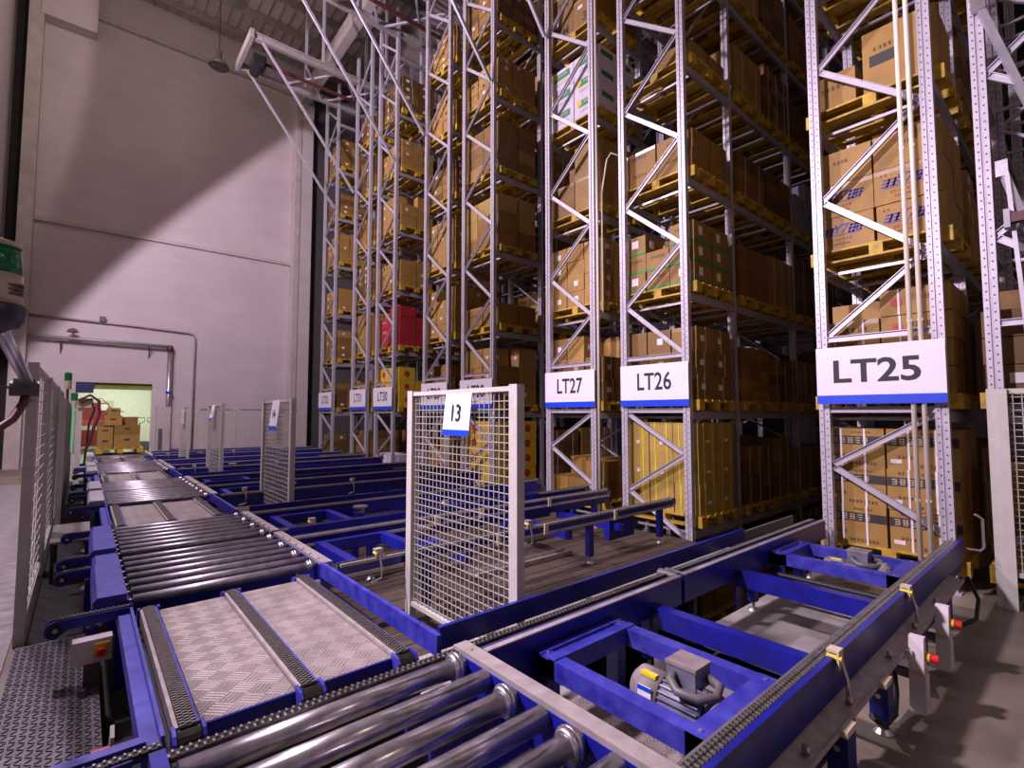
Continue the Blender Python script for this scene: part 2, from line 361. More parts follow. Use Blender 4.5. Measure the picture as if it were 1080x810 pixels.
# annex behind the doorway
struct(MB().box(-2.2, 4, 27.0, 27.2, -.1, 3.2).box(-2.2, -2, 21.3, 27.2, -.1, 3.2).box(4, 4.2, 21.3, 27.2, -.1, 3.2).build('wall_annex', 'room'))
struct(B('ceiling_annex', 'room', None, -2.2, 4.2, 21.3, 27.2, 3.2, 3.3))
struct(B('floor_annex', 'slab', None, -2.2, 4.2, YW, 27.2, -.1, 0))
d = struct(B('door_1', 'lintel', None, -.22, 1.76, YW + .12, YW + .3, 2.42, 2.62))
B('roller_shutter', 'teal', d, -.22, .22, YW - .02, YW + .1, 2.28, 2.6)
for yv in (23.0, 25.0):
    t = thing('ceiling_light', 'tube light on the annex ceiling, ' + ('nearer' if yv < 24 else 'farther') + ' one', 'lamp', (1.0, yv, 3.1), 'annex lights')
    B('housing', 'fence', t, .2, 1.8, yv - .1, yv + .1, 3.12, 3.2); B('tube', 'flo', t, .25, 1.75, yv - .07, yv + .07, 3.09, 3.12)
CX = .3
t = thing('fire_cabinet', 'red panelled cabinet with white frame standing against the annex wall', 'cabinet', (CX, 26.9, 0))
B('frame', 'fence', t, CX - .5, CX + .62, 26.6, 26.95, .2, 2.15)
B('door', 'door', t, CX - .36, CX + .48, 26.57, 26.6, 1.15, 2.05); B('door', 'door', t, CX - .36, CX + .48, 26.57, 26.6, .3, .95); B('notice', 'lred', t, CX - .34, CX + .46, 26.56, 26.57, 1.15, 1.36)
B('notice', 'lwhite', t, CX + .2, CX + .46, 26.56, 26.57, 1.75, 2.0)
for i, (xx, yv) in enumerate(((1.75, 25.2), (2.15, 25.0), (2.6, 25.4))):
    t = thing('hand_pallet_truck', ['grey hand pallet truck parked nearest the red cabinet in the annex', 'grey hand pallet truck in the middle of the annex row', 'grey hand pallet truck farthest from the red cabinet'][i], 'pallet truck', (xx, yv, 0), 'pallet trucks in the annex')
    MB().cyl((xx, yv, .35), (xx, yv + .12, 1.25), .022, 8).build('drawbar', 'pgrey', t)
    MB().tube([(xx - .05, yv + .12, 1.22), (xx - .17, yv + .12, 1.32), (xx - .15, yv + .12, 1.45), (xx + .15, yv + .12, 1.45), (xx + .17, yv + .12, 1.32), (xx + .05, yv + .12, 1.22)], .018, 6).build('handle', 'pgrey', t)
    MB().box(xx - .2, xx + .2, yv - .1, yv + .15, .1, .5).build('pump_body', 'pgrey', t)
    for s in (-.2, .2): MB().box(xx + s - .08, xx + s + .08, yv - 1.2, yv - .1, .08, .14).build('fork', 'pgrey', t)
    MB().cyl((xx - .08, yv, .1), (xx + .08, yv, .1), .1, 12).build('wheel', 'black', t)
# pipes on the far wall
t = thing('fire_pipe', 'thick grey pipe on brackets above the doorway, turning down by it', 'pipe', (2.2, YW - .2, 0))
MB().cyl((-1.4, YW - .2, 3.98), (2.14, YW - .2, 3.92), .055, 12).build('run', 'pipe', t, smooth=True)
MB().cyl((2.2, YW - .2, 0), (2.2, YW - .2, 3.86), .075, 12).build('drop', 'steel', t, smooth=True)
MB().lathe((2.2, YW - .2, 3.84), [(.09, -.09), (.105, 0), (.09, .09), (.05, .13)], 12).build('elbow', 'redp', t)
B('band', 'sblue', t, 2.115, 2.285, YW - .29, YW - .12, 2.3, 2.38)
for xx in (-.62, 1.62):
    MB().bar((xx, YW - .03, 3.55), (xx, YW - .28, 3.86), .03, .03).bar((xx, YW - .3, 3.87), (xx, YW - .02, 3.87), .04, .03).bar((xx, YW - .02, 3.5), (xx, YW - .02, 3.9), .04, .03).build('bracket', 'gdark', t)
t = thing('conduit', 'thin grey conduit running above the thick pipe and bending down the wall', 'conduit', (2.9, YW - .06, 0))
MB().tube([(-1.4, YW - .06, 4.62), (1.2, YW - .06, 4.55), (2.75, YW - .06, 4.47), (2.9, YW - .06, 4.42), (2.95, YW - .06, 4.25), (2.95, YW - .06, 0)], .035, 8).build('pipe_run', 'pipe', t, smooth=True)
B('junction_box', 'gdark', t, .28, .44, YW - .16, YW - .005, 4.6, 4.76)
t = thing('wall_lamp', 'small dark lamp bracket on the wall above the thick pipe', 'lamp', (-.35, YW, 4.2))
B('arm', 'gdark', t, -.37, -.33, YW - .3, YW, 4.18, 4.21); MB().lathe((-.35, YW - .32, 4.2), [(.16, -.05), (.1, .04), (.03, .07)], 12).build('shade', 'gdark', t)
for i, (c, lab) in enumerate((((3.0, 18.6, 13.2), 'unlit bell-shaped pendant lamp hanging lowest in front of the far wall'), ((2.95, 16.0, 13.75), 'unlit bell-shaped pendant lamp highest under the roof sheet'))):
    t = thing('pendant_lamp', lab, 'lamp', c, 'unlit pendant lamps')
    MB().cyl((c[0], c[1], c[2] + .5), (c[0], c[1], ZR - .01), .012, 6).build('cord', 'black', t)
    MB().cyl((c[0], c[1], c[2] + .25), (c[0], c[1], c[2] + .52), .08, 10).build('ballast', 'gdark', t)
    MB().lathe(c, [(.30, -.02), (.31, 0), (.25, .12), (.13, .22), (.08, .27)], 20).build('shade', 'lampm', t, smooth=True)
# ------------------------------------------------------------------ pallet racks
X0 = 6.05; LV = 1.6; ZT = 12.6
FR = {24: (-.45, .63), 25: (.90, 1.97)}
for k in range(3): FR[26 + 2 * k] = (3.49 + 4.16 * k, 4.59 + 4.16 * k); FR[27 + 2 * k] = (5.08 + 4.16 * k, 6.18 + 4.16 * k)
FR[32] = (15.95, 17.10)
BAYX = [X0, 7.35, 9.65, 11.95, 14.25]
PW = .10
def post_prof():      # front face with a centre groove, open back
    h = PW / 2
    return [(0, -h), (0, -.010), (.014, -.006), (.014, .006), (0, .010), (0, h), (.075, h), (.085, h - .012), (.075, h - .02), (.02, h - .006), (.02, -h + .006), (.075, -h + .02), (.085, -h + .012), (.075, -h)]
POSTS = {}
def post_mesh(z0, z1):
    k = (z0, z1)
    if k not in POSTS: POSTS[k] = MB().prism(post_prof(), 'z', z0, z1).mesh('upright', 'post')
    return POSTS[k]
def brace_nodes(odd):
    """zigzag of one upright frame: list of (side_a, za, side_b, zb); side 0 = small y"""
    out = []; a = 0 if odd else 1
    z = 1.62; s = a; step = .55
    while z - step > -.6: out.append((s, z, 1 - s, z - step)); s = 1 - s; z -= step
    z = 2.44; s = 1 - a; step = .745
    while z + step < ZT: out.append((s, z, 1 - s, z + step)); s = 1 - s; z += step
    return out
BRC = {}
def brace_mesh(dy, dz):
    k = (round(dy, 3), round(dz, 3))
    if k not in BRC:
        L = math.hypot(dy, dz); m = MB()
        m.bar((0, -dy / 2, -dz / 2), (0, dy / 2, dz / 2), .012, .06, up=(0, -dz, dy))
        ny, nz = -dz / L * .027, dy / L * .027
        for sg in (-1, 1): m.bar((-.012, -dy / 2 + sg * ny, -dz / 2 + sg * nz), (-.012, dy / 2 + sg * ny, dz / 2 + sg * nz), .03, .006, up=(0, -dz, dy))
        BRC[k] = m.mesh('brace', 'brace')
    return BRC[k]
BEAMS = {}
def beam_mesh(L):
    if L not in BEAMS:
        BEAMS[L] = MB().prism([(-.025, -.06), (.025, -.06), (.025, .06), (.005, .06), (.005, .035), (-.025, .035)], 'x', 0, L).mesh('beam', 'beam')
    return BEAMS[L]
LETTER = {24: 'right of the LT25 rack', 25: 'carrying the LT25 sign'}
for n in sorted(FR):
    y0, y1 = FR[n]; yc = (y0 + y1) / 2; zb = 0 if n < 26 else -1.3
    where = 'standing behind the white fence at the right edge' if n == 24 else 'carrying the LT%d sign' % n
    root = thing('pallet_rack', 'tall grey perforated steel pallet rack ' + where, 'pallet rack', (X0, yc, zb), 'pallet racks in the row')
    nb = {24: 2, 25: 3, 26: 4}.get(n, 3)
    ya, yb = y0 + PW / 2, y1 - PW / 2
    for i in range(nb + 1):
        x = BAYX[i]
        for yv in (ya, yb):
            if seen(x, x + .1, yv - .05, yv + .05, zb, ZT):
                newobj('upright', post_mesh(0, ZT - zb), root, (x - X0, yv - yc, 0))
                fp = UB('foot_plate', 'brace', root, x - .05, x + .14, yv - .08, yv + .08, zb, zb + .012)
        ns = brace_nodes(n % 2); dy = yb - ya - .09
        if i == 0:
            for s, za, s2, zz in ns:
                if not seen(x, x, ya, yb, min(za, zz), max(za, zz), 40) or min(za, zz) < zb: continue
                sg = 1 if s == 0 else -1
                newobj('brace', brace_mesh(dy * sg, zz - za), root, (.045, 0, (za + zz) / 2 - zb))
            for zz in (1.66, 2.41): newobj('brace', brace_mesh(dy, 0), root, (.03, 0, zz - zb))
        else:
            mb = MB()
            for s, za, s2, zz in ns:
                if min(za, zz) < zb: continue
                p = (x + .05, (ya if s == 0 else yb), za); q = (x + .05, (yb if s == 0 else ya), zz)
                mb.bar(p, q, .03, .045, up=(1, 0, 0))
            mb.build('bracing', 'brace', root, kind='stuff')
    for lv in range(-1 if n == 26 else 0, 8):
        zz = lv * LV + (.05 if lv == 0 else 0)
        if lv == -1: zz = -1.22
        for i in range(nb):
            xa, xb = BAYX[i] + .06, BAYX[i + 1] + .02
            for yv, off in ((ya, -.03), (yb, .03)):
                if seen(xa, xb, yv, yv, zz - .06, zz + .06, 30):
                    newobj('beam', beam_mesh(round(xb - xa, 3)), root, (xa - X0, yv + off - yc, zz - zb), None)
            xm = (xa + xb) / 2
            for xs in ([xa + .2, xb - .25] if i == 0 else [xa + .2, xm - .15, xm + .2, xb - .2]):
                if i < 3 and seen(xs, xs, ya, yb, zz, zz, 20): UB('support_bar', 'brace', root, xs - .015, xs + .015, ya - .02, yb + .02, zz - .05, zz - .02)
# crane rails cantilevered over the conveyors, one per aisle
for k, (ra, rb) in enumerate(((25, 26), (27, 28), (29, 30), (31, 32))):
    ya, yb = FR[ra][1] - .05, FR[rb][0] + .05
    t = thing('crane_rail', 'cantilevered overhead crane rail with two slanted struts above the aisle between LT%d and LT%d' % (ra, rb), 'crane rail', (X0, (ya + yb) / 2, 8.3), 'overhead crane rails')
    for yv in (ya, yb):
        if k: MB().bar((X0 - .05, yv, 8.33), (3.25, yv, 11.9), .05, .06).build('strut', 'brace', t)
        MB().prism([(yv - .06, 11.75), (yv + .06, 11.75), (yv + .06, 11.78), (yv + .01, 11.79), (yv + .01, 11.92), (yv + .06, 11.93), (yv + .06, 11.96), (yv - .06, 11.96), (yv - .06, 11.93), (yv - .01, 11.92), (yv - .01, 11.79), (yv - .06, 11.78)], 'x', 3.1, 14.2).build('side_beam', 'purlin', t)
        for xx in (5.0, 7.0, 9.5): MB().bar((xx, yv, 11.96), (xx, yv, ZR - .3), .07, .07).build('hanger', 'brace', t)
    B('end_beam', 'purlin', t, 3.02, 3.12, ya - .1, yb + .1, 11.73, 11.98)
    for xx in (4.4, 5.7): MB().bar((xx, ya, 11.85), (xx + 1.1, yb, 11.85), .05, .05).bar((xx + 1.1, ya, 11.86), (xx, yb, 11.86), .05, .05).build('cross_brace', 'brace', t)
    MB().cyl((3.3, (ya + yb) / 2, 11.7), (14, (ya + yb) / 2, 11.7), .05, 8).build('power_rail', 'redp', t)
    mb = MB().box(3.25, 3.6, (ya + yb) / 2 - .22, (ya + yb) / 2 + .22, 11.45, 11.78).cyl((3.4, (ya + yb) / 2 - .3, 11.5), (3.4, (ya + yb) / 2 + .3, 11.5), .14, 12)
    mb.build('cable_trolley', 'black', t)
# bracing between the last rack and the wall, and from the racks to the roof
# rack number boards
def sign(n):
    y0, y1 = FR[n]; a, b = y0 - .01, y1 - .02; x = X0 - (.085 if n == 25 else .03)
    t = thing('rack_sign', 'white board reading LT%d with blue lower stripe' % n, 'sign', (x, (a + b) / 2, 1.72), 'rack number boards')
    B('board', 'white', t, x - .012, x, a, b, 1.72, 2.31)
    B('stripe', 'sblue', t, x - .016, x - .012, a, b, 1.72, 1.81)
    mb = MB()
    if n == 25: put_text(mb, 'LT25', x - .0135, (a + b) / 2 + .01, 2.055, .24, .022, 1.12)
    else: put_text(mb, 'LT%d' % n, x - .0135, (a + b) / 2 - .02, 2.07, .25, .015, .80)
    mb.build('lettering', 'ink', t)
    if n != 25:
        for s in (a + .1, b - .1): B('bracket', 'brace', t, x, x + .03, s - .02, s + .02, 1.9, 2.2)
    else:
        for s in (a + .05, b - .05): B('bracket', 'brace', t, x, x + .085, s - .02, s + .02, 1.9, 2.2)
for n in range(25, 33): sign(n)
# conduits up the rack ends
for i, yv in enumerate((1.065, 1.145)):
    t = thing('conduit', ['cream vertical pipe nearer the right upright of the LT25 rack', 'cream vertical pipe farther from the right upright of the LT25 rack'][i], 'pipe', (X0 - .02, yv, 0), 'cream pipes on the LT25 rack')
    MB().cyl((X0 - .055, yv, .25), (X0 - .055, yv, 9), .021, 10).build('pipe_run', 'cream', t, smooth=True)
    for zz in (.8, 2.5, 4.2, 5.6): B('clip', 'cream', t, X0 - .07, X0 - .03, yv - .02, yv + .02, zz, zz + .02)
t = thing('conduit', 'cream vertical pipe beside the LT27 sign, bending over near the white cartons', 'pipe', (X0 - .02, 5.0, 0))
MB().cyl((X0 - .02, 5.0, .3), (X0 - .02, 5.0, 9), .02, 8).build('pipe_run', 'cream', t, smooth=True)
MB().tube([(X0 + .05, 4.96, 3.2), (X0 + .05, 4.96, 5.1), (X0 + .05, 4.85, 5.6), (X0 + .06, 4.78, 5.68), (X0 + .3, 4.62, 5.6)], .014, 8).build('branch_pipe', 'cream', t, smooth=True)
# ------------------------------------------------------------------ pallets and their cartons
PLX, PLY, PLH = 1.0, 1.22, .145
def pallet_geo():
    P = []
    for i in range(6): P.append(('deck_board', (i * .18, i * .18 + .10, 0, PLY, .123, .145)))
    for j in (0, .55, 1.10): P.append(('stringer_board', (0, PLX, j, j + .12, .101, .123)))
    for i in (0, .43, .86):
        for j in (0, .55, 1.10): P.append(('block', (i, i + .14, j, j + .12, .022, .101)))
    for i in (0, .43, .86): P.append(('bottom_board', (i, i + .14, 0, PLY, 0, .022)))
    return P
PG = pallet_geo()
PMESH = {}
for nm, b in PG:
    dims = (round(b[1] - b[0], 3), round(b[3] - b[2], 3), round(b[5] - b[4], 3))
    if (nm, dims) not in PMESH: PMESH[(nm, dims)] = MB().box(0, dims[0], 0, dims[1], 0, dims[2]).mesh(nm, 'wood')
_mb = MB()
for nm, b in PG: _mb.box(*b)
PFAR = _mb.mesh('pallet', 'wood')
def pallet(x, y, z, label, group):
    a, b = px(x, y, z), px(x, y + PLY, z)
    big = a and b and math.hypot(a[0] - b[0], a[1] - b[1]) > 42 and -60 < a[0] < 1140 and -30 < a[1] < 840
    if big:
        t = thing('pallet', label, 'pallet', (x, y, z), group)
        for nm, q in PG:
            dims = (round(q[1] - q[0], 3), round(q[3] - q[2], 3), round(q[5] - q[4], 3))
            newobj(nm, PMESH[(nm, dims)], t, (q[0], q[2], q[4]))
        return t
    return tag(newobj('pallet', PFAR, None, (x, y, z)), label, 'pallet', group)
CARTONS = []       # (x0,x1,y0,y1,z0,z1, material, deco, label, group)
ORD = ['lowest', 'second', 'third', 'fourth', 'fifth', 'sixth', 'seventh', 'eighth']
SIDES = {1: [''], 2: [' right', ' left'], 3: [' right', ' middle', ' left'], 4: [' far right', ' centre right', ' centre left', ' far left']}
def layer(k, n): return 'top' if k == n - 1 and n > 1 else ['bottom', 'second', 'third', 'fourth'][k]
def load(x, y, z, nx, ny, nz, h, mats, deco, label, group, fx=.98, fy=1.16, drop=0.0, tops=None, rnd=None):
    r = rnd or random
    ox, oy = x + (PLX - fx) / 2, y + (PLY - fy) / 2; dx, dy = fx / nx, fy / ny
    for k in range(nz):
        for i in range(nx):
            for j in range(ny):
                if k == nz - 1 and tops is not None:
                    if (i, j) not in tops: continue
                elif k == nz - 1 and r.random() < drop: continue
                g = .009; jx = r.uniform(-.008, .008); jy = r.uniform(-.006, .006)
                CARTONS.append((ox + i * dx + g + jx, ox + (i + 1) * dx - g + jx, oy + j * dy + g + jy, oy + (j + 1) * dy - g + jy,
                                z + PLH + k * h, z + PLH + (k + 1) * h - .004, r.choice(mats), deco, label[0] + ', %s%s%s, ' % (layer(k, nz) + (' layer' if nz > 1 else ' row'), ['', ' rear', ' rearmost'][i] if nx > 1 else '', SIDES[ny][j]) + label[1], group))
BR = ['c0', 'c1', 'c2', 'c1']
DK = ['c1', 'c2', 'c3']
SPEC = {   # (rack, level) of the pallet at the rack end: nx, ny, nz, h, mats, deco, words
    (25, 0): (2, 2, 3, .40, ['c0'], 'band', 'tan carton with black printed band'),
    (25, 1): (2, 2, 4, .268, ['c0'], 'heart', 'tan carton with red round mark'),
    (25, 2): (2, 2, 3, .365, ['c0'], 'logo', 'tan carton with slanted violet-blue lettering'),
    (25, 3): (1, 2, 1, .52, ['c0'], 'block', 'large tan carton with black print'),
    (25, 4): (2, 2, 2, .4, ['c0'], 'plain', 'tan carton'),
    (26, 0): (2, 3, 3, .41, ['cy'], 'ystrap', 'mustard carton with yellow straps'),
    (26, 1): (2, 3, 3, .33, ['c1', 'c2'], 'wlabel', 'brown taped carton'),
    (26, 2): (2, 3, 3, .285, ['c2'], 'green', 'carton with green lower stripe'),
    (26, 3): (2, 2, 2, .27, ['c2'], 'text', 'low printed brown carton'),
    (26, 4): (2, 2, 1, .22, ['c2'], 'plain', 'flat brown carton'),
    (27, 0): (2, 3, 2, .30, ['c1', 'c2'], 'plain', 'low brown carton'),
    (27, 1): (2, 3, 3, .36, ['c0', 'c1'], 'wlabel', 'brown carton'),
    (27, 2): (2, 3, 4, .26, ['c0'], 'wlabel', 'small tan carton with white label'),
    (27, 3): (2, 2, 2, .55, ['c0', 'c2'], 'plain', 'tall tan carton'),
    (27, 4): (2, 2, 3, .36, ['wcarton'], 'glogo', 'white carton with green print'),
    (27, 5): (2, 2, 2, .5, ['c1', 'c2'], '3m', 'brown carton printed 3M'),
    (28, 0): (2, 2, 4, .30, ['yellow'], 'redspot', 'yellow carton with red spots'),
    (28, 1): (2, 4, 3, .38, ['c0', 'c1'], 'wlabel', 'upright brown carton'),
    (28, 2): (2, 2, 1, .42, ['c2'], 'text', 'orange-brown carton'),
    (28, 3): (2, 3, 3, .35, ['cy', 'c2'], 'plain', 'tan carton'),
    (29, 2): (2, 3, 4, .27, ['c0'], 'plain', 'small tan carton'),
    (29, 3): (2, 3, 4, .27, ['c0'], 'plain', 'small tan carton'),
    (30, 0): (2, 2, 1, .28, ['wcarton'], 'plain', 'white carton'),
    (30, 1): (2, 2, 3, .34, ['yellow'], 'redspot', 'yellow carton'),
    (30, 2): (2, 2, 4, .26, ['red'], 'wtext', 'dark red carton'),
    (31, 2): (2, 2, 3, .38, ['c0'], 'plain', 'tan carton'),
}
rr = random.Random(3)
for n in sorted(FR):
    y0, y1 = FR[n]; yc = (y0 + y1) / 2
    nb = {24: 1, 25: 3, 26: 3}.get(n, 2)
    for lv in range(-1 if n == 26 else 0, 8):
        z = lv * LV + .065 if lv > 0 else .12
        if lv == -1: z = -1.155
        slots = [(X0 + .14, 0)]
        if nb > 1: slots += [(7.50, 1), (8.58, 2)]
        if nb > 2: slots += [(9.80, 3), (10.88, 4)]
        for x, si in slots:
            if n == 24 and lv > 1: continue
            if n == 25 and si and lv > 4: continue
            if lv == 7 and n > 28 or (n in (31, 32) and lv == 6 and si == 2): continue
            if not seen(x, x + 1, yc - .6, yc + .6, z, z + 1.3, 25): continue
            if si and n not in (24, 25, 26) and n % 2: continue          # side not visible from the hall
            rk = 'LT%d rack' % n if n > 24 else 'right-edge rack'
            pos = 'front' if si == 0 else ['', 'second', 'third', 'fourth', 'fifth'][si] + '-in'
            lvw = 'below-platform' if lv == -1 else ORD[lv] + ' level'
            pallet(x, yc - PLY / 2, z, 'yellowish wooden pallet, %s position, %s, %s' % (pos, lvw, rk), 'pallets in the racks')
            sp = SPEC.get((n, lv)) if si == 0 else None
            tops = None; drop = .15
            if sp:
                if (n, lv) == (25, 2): tops = {(0, 0), (0, 1), (1, 0), (1, 1)}
                if (n, lv) in ((25, 0), (26, 0), (27, 4), (28, 0)): drop = 0
                if (n, lv) == (26, 2): tops = {(0, 0), (0, 2), (1, 0), (1, 1)}
                if (n, lv) == (26, 3): tops = {(0, 0), (1, 0), (0, 1)}
                if (n, lv) == (30, 2): tops = {(0, 0), (1, 1)}
                if (n, lv) == (30, 1): tops = {(0, 0), (0, 1)}
            else:
                nx, ny, nz = rr.choice([(2, 3, 4), (2, 2, 4), (3, 3, 5), (3, 4, 4), (2, 4, 3), (2, 3, 5)])
                hh = rr.uniform(.66, 1.05) / nz
                m = rr.choice([BR, DK, ['c0'], ['c2', 'c3'], ['c1', 'c3']])
                sp = (nx, ny, nz, hh, m, 'plain' if rr.random() < .5 else 'wlabel', 'brown carton')
            if (n, si, lv) in ((26, 3, 3), (26, 4, 3)): sp = (2, 2, 3, .33, ['bcarton'], 'bluetop', 'pale carton with blue edge')
            nx, ny, nz, h, mats, deco, words = sp
            if (n, lv, si) == (25, 3, 0):      # two unequal cartons
                lab = 'carton on the fourth level of the LT25 rack'
                CARTONS.append((x + .05, x + .6, yc + .13, yc + .55, z + PLH, z + PLH + .40, 'c0', 'text', 'smaller plain tan ' + lab, None))
                CARTONS.append((x + .02, x + .75, yc - .56, yc + .05, z + PLH, z + PLH + .66, 'c0', 'block', 'larger tan ' + lab + ', with black print', None))
                continue
            load(x, yc - PLY / 2, z, nx, ny, nz, h, mats, deco, (words, '%s %s pallet, %s' % (lvw, pos, rk)), 'cartons %s %s %s' % (pos, lvw, rk), tops=tops, drop=drop, rnd=rr)
# pallet waiting on the main line by the doorway
pallet(.24 + .04, 17.0, .56, 'loaded yellowish pallet waiting on the conveyor by the doorway', None)
DL = [(.30, .62, 17.05, 17.6, 0, .30, 1), (.64, 1.20, 17.05, 17.6, 0, .34, 1), (.30, .62, 17.06, 17.6, .30, .56, 1), (.64, 1.2, 17.06, 17.6, .34, .60, 0), (.42, .80, 17.05, 17.55, .60, .86, 1), (.30, .55, 17.62, 18.15, 0, .7, 0), (.58, 1.18, 17.62, 18.15, 0, .82, 0), (.48, .76, 17.1, 17.5, .86, 1.06, 1)]
DLAB = ['lowest left', 'lowest right', 'second-layer left', 'second-layer right', 'third-layer', 'rear left', 'rear right', 'topmost']
for q, w_ in zip(DL, DLAB):
    CARTONS.append((q[0], q[1], q[2], q[3], .56 + PLH + q[4], .56 + PLH + q[5] - .004, 'c0' if q[6] else 'c2', 'doorside', w_ + ' brown carton of the load by the doorway', None))
def psize(c):
    P = [px(a, b, d) for a in c[0:2] for b in c[2:4] for d in c[4:6]]
    if any(p is None for p in P): return 0
    u0, u1 = min(p[0] for p in P), max(p[0] for p in P); v0, v1 = min(p[1] for p in P), max(p[1] for p in P)
    if u1 < 0 or u0 > 1080 or v1 < 0 or v0 > 810: return 0
    return (u1 - u0) * (v1 - v0)
def hidden(c, idx):
    """cartons wholly inside a load: neither the hall side, the near side nor the top is open"""
    fx = fy = ft = False
    for d in idx:
        if d is c: continue
        if abs(d[1] - c[0]) < .05 and d[2] < c[3] - .02 and d[3] > c[2] + .02 and d[5] > c[5] - .05 and d[4] < c[4] + .05: fx = True
        if abs(d[3] - c[2]) < .05 and d[0] < c[1] - .02 and d[1] > c[0] + .02 and d[5] > c[5] - .05 and d[4] < c[4] + .05: fy = True
        if abs(d[4] - c[5]) < .02 and d[0] < c[1] - .02 and d[1] > c[0] + .02 and d[2] < c[3] - .02 and d[3] > c[2] + .02: ft = True
    return fx and fy
by = {}
for c in CARTONS: by.setdefault(c[9], []).append(c)
vis = []; rest = []
for g, L in by.items():
    for c in L: (rest if psize(c) == 0 or hidden(c, L) else vis).append(c)
vis.sort(key=lambda c: -psize(c) * (1.6 if c[0] < 6.75 else .55) * (50 if c[7] == 'doorside' else 5 if c[7] in ('wtext', 'redspot', 'glogo', '3m') else 1))
NIND = 300
rest += vis[NIND:]; vis = vis[:NIND]
def decorate(o, c, front=True):
    x0, x1, y0, y1, z0, z1 = c[:6]; d = c[7]; e = .0025; W_ = y1 - y0; H_ = z1 - z0; yc = (y0 + y1) / 2; zc = (z0 + z1) / 2
    sd = hash((round(y0 * 50), round(z0 * 50))) % 9999
    r = random.Random(sd)
    fr = x0 < 6.6 and front
    def part(mb, name, m):
        if mb.v: mb.build(name, m, o)
    if d == 'doorside':
        UB('handle_slot', 'lblack', o, (x0 + x1) / 2 - .06, (x0 + x1) / 2 + .06, y0 - e, y0, z0 + H_ * .55, z0 + H_ * .7); return
    # seam tape on the near side and over the top
    if fr and d in ('plain', 'text', 'wlabel', 'heart', 'logo', 'block', '3m'):
        UB('tape', 'tape', o, x0 - .0015, x0, y0 + .002, y1 - .002, z1 - .05, z1 - .001) if r.random() < .3 else None
    if d == 'band' and fr:
        UB('printed_band', 'lblack', o, x0 - .002, x0, y0 + .002, y1 - .002, z0 + H_ * .58, z0 + H_ * .80)
        part(glyphs(MB(), 6, x0 - .004, yc + .05, z0 + H_ * .69, .06, 4, m='lcream'), 'band_lettering', 'lcream')
        mb = glyphs(MB(), 3, x0 - .002, y1 - .14, z0 + H_ * .9, .028, 5); glyphs(mb, 8, x0 - .002, yc - .08, z0 + H_ * .1, .03, 6); glyphs(mb, 4, x0 - .002, y1 - .15, z0 + H_ * .3, .03, 7); glyphs(mb, 7, x0 - .002, yc - .08, z0 + H_ * .9, .022, 8)
        part(mb, 'small_print', 'lblack')
        UB('paper_label', 'lwhite', o, x0 - .003, x0, y1 - .12, y1 - .03, z0 + .06, z0 + .10)
        for f in (.30, .68): UB('strap', 'strapw', o, x0 - .006, x0 - .003, y0 + W_ * f - .009, y0 + W_ * f + .009, z0, z1)
    elif d == 'logo' and fr and z0 > 4.1:
        part(glyphs(MB(), 4, x0 - .002, yc, zc + .05, .035, 21), 'small_print', 'lblack')
    elif d == 'logo' and fr:
        mb = glyphs(MB(), 1, x0 - .002, yc + .105, zc + .03, .08, 11, .35, wt=.1); glyphs(mb, 1, x0 - .002, yc + .18, zc + .03, .08, 12, .35, wt=.1)
        put_text(mb, 'Y7', x0 - .002, yc + .02, zc + .045, .10, .02, .95, .3); glyphs(mb, 1, x0 - .002, yc - .09, zc + .03, .09, 13, .35, wt=.1); glyphs(mb, 1, x0 - .002, yc - .16, zc + .03, .08, 14, .35, wt=.1)
        UBx = (x0 - .002, yc)
        mb.box(x0 - .002, x0 - .0005, yc - .17, yc + .2, zc - .025, zc - .017)
        part(mb, 'brand_lettering', 'lblue')
        mb = glyphs(MB(), 7, x0 - .002, yc + .03, zc - .07, .03, 15); glyphs(mb, 2, x0 - .002, y1 - .08, z1 - .06, .03, 16); part(mb, 'red_print', 'lred')
        part(glyphs(MB(), 9, x0 - .002, yc + .02, zc - .12, .018, 17), 'small_print', 'lblack')
    elif d == 'heart' and fr:
        part(MB().cyl((x0, y1 - .14, zc), (x0 - .002, y1 - .14, zc), .052, 16), 'round_mark', 'lred')
        part(glyphs(MB(), 4, x0 - .002, yc - .08, zc + .03, .05, sd), 'print', 'lblack')
        for f in (.25, .72): UB('strap', 'strapw', o, x0 - .006, x0 - .003, y0 + W_ * f - .009, y0 + W_ * f + .009, z0, z1)
    elif d == 'block' and fr:
        UB('printed_block', 'lblack', o, x0 - .002, x0, yc + .02, y1 - .06, zc - .06, zc + .06)
        UB('printed_block', 'lblack', o, x0 - .002, x0, y0 + .05, yc - .16, zc + .1, zc + .17)
        part(glyphs(MB(), 5, x0 - .002, y1 - .2, zc + .12, .04, 3), 'print', 'lblack')
    elif d == 'text' and fr:
        part(glyphs(MB(), 5, x0 - .002, yc, zc + .04, .045, 9), 'print', 'lblack')
    elif d == 'green':
        if fr:
            UB('green_stripe', 'lgreen', o, x0 - .002, x0, y0 + .001, y1 - .001, z0 + .002, z0 + .04)
            if r.random() < .5: UB('paper_label', 'lwhite', o, x0 - .003, x0, yc - .06, yc + .05, zc - .03, zc + .08)
            else: part(glyphs(MB(), 5, x0 - .002, yc, zc + .05, .04, 9), 'print', 'lblack')
        UB('green_stripe', 'lgreen', o, x0 + .001, x1 - .001, y0 - .002, y0, z0 + .002, z0 + .04)
        UB('paper_label', 'lwhite', o, x0 + .12, x0 + .22, y0 - .003, y0, zc - .04, zc + .08)
    elif d == 'ystrap':
        if fr:
            for f in (.25, .75): UB('strap', 'strapy', o, x0 - .005, x0, y0 + W_ * f - .008, y0 + W_ * f + .008, z0, z1)
            UB('paper_label', 'lwhite', o, x0 - .004, x0, yc - .03, yc + .02, z0 + .1, z0 + .15)
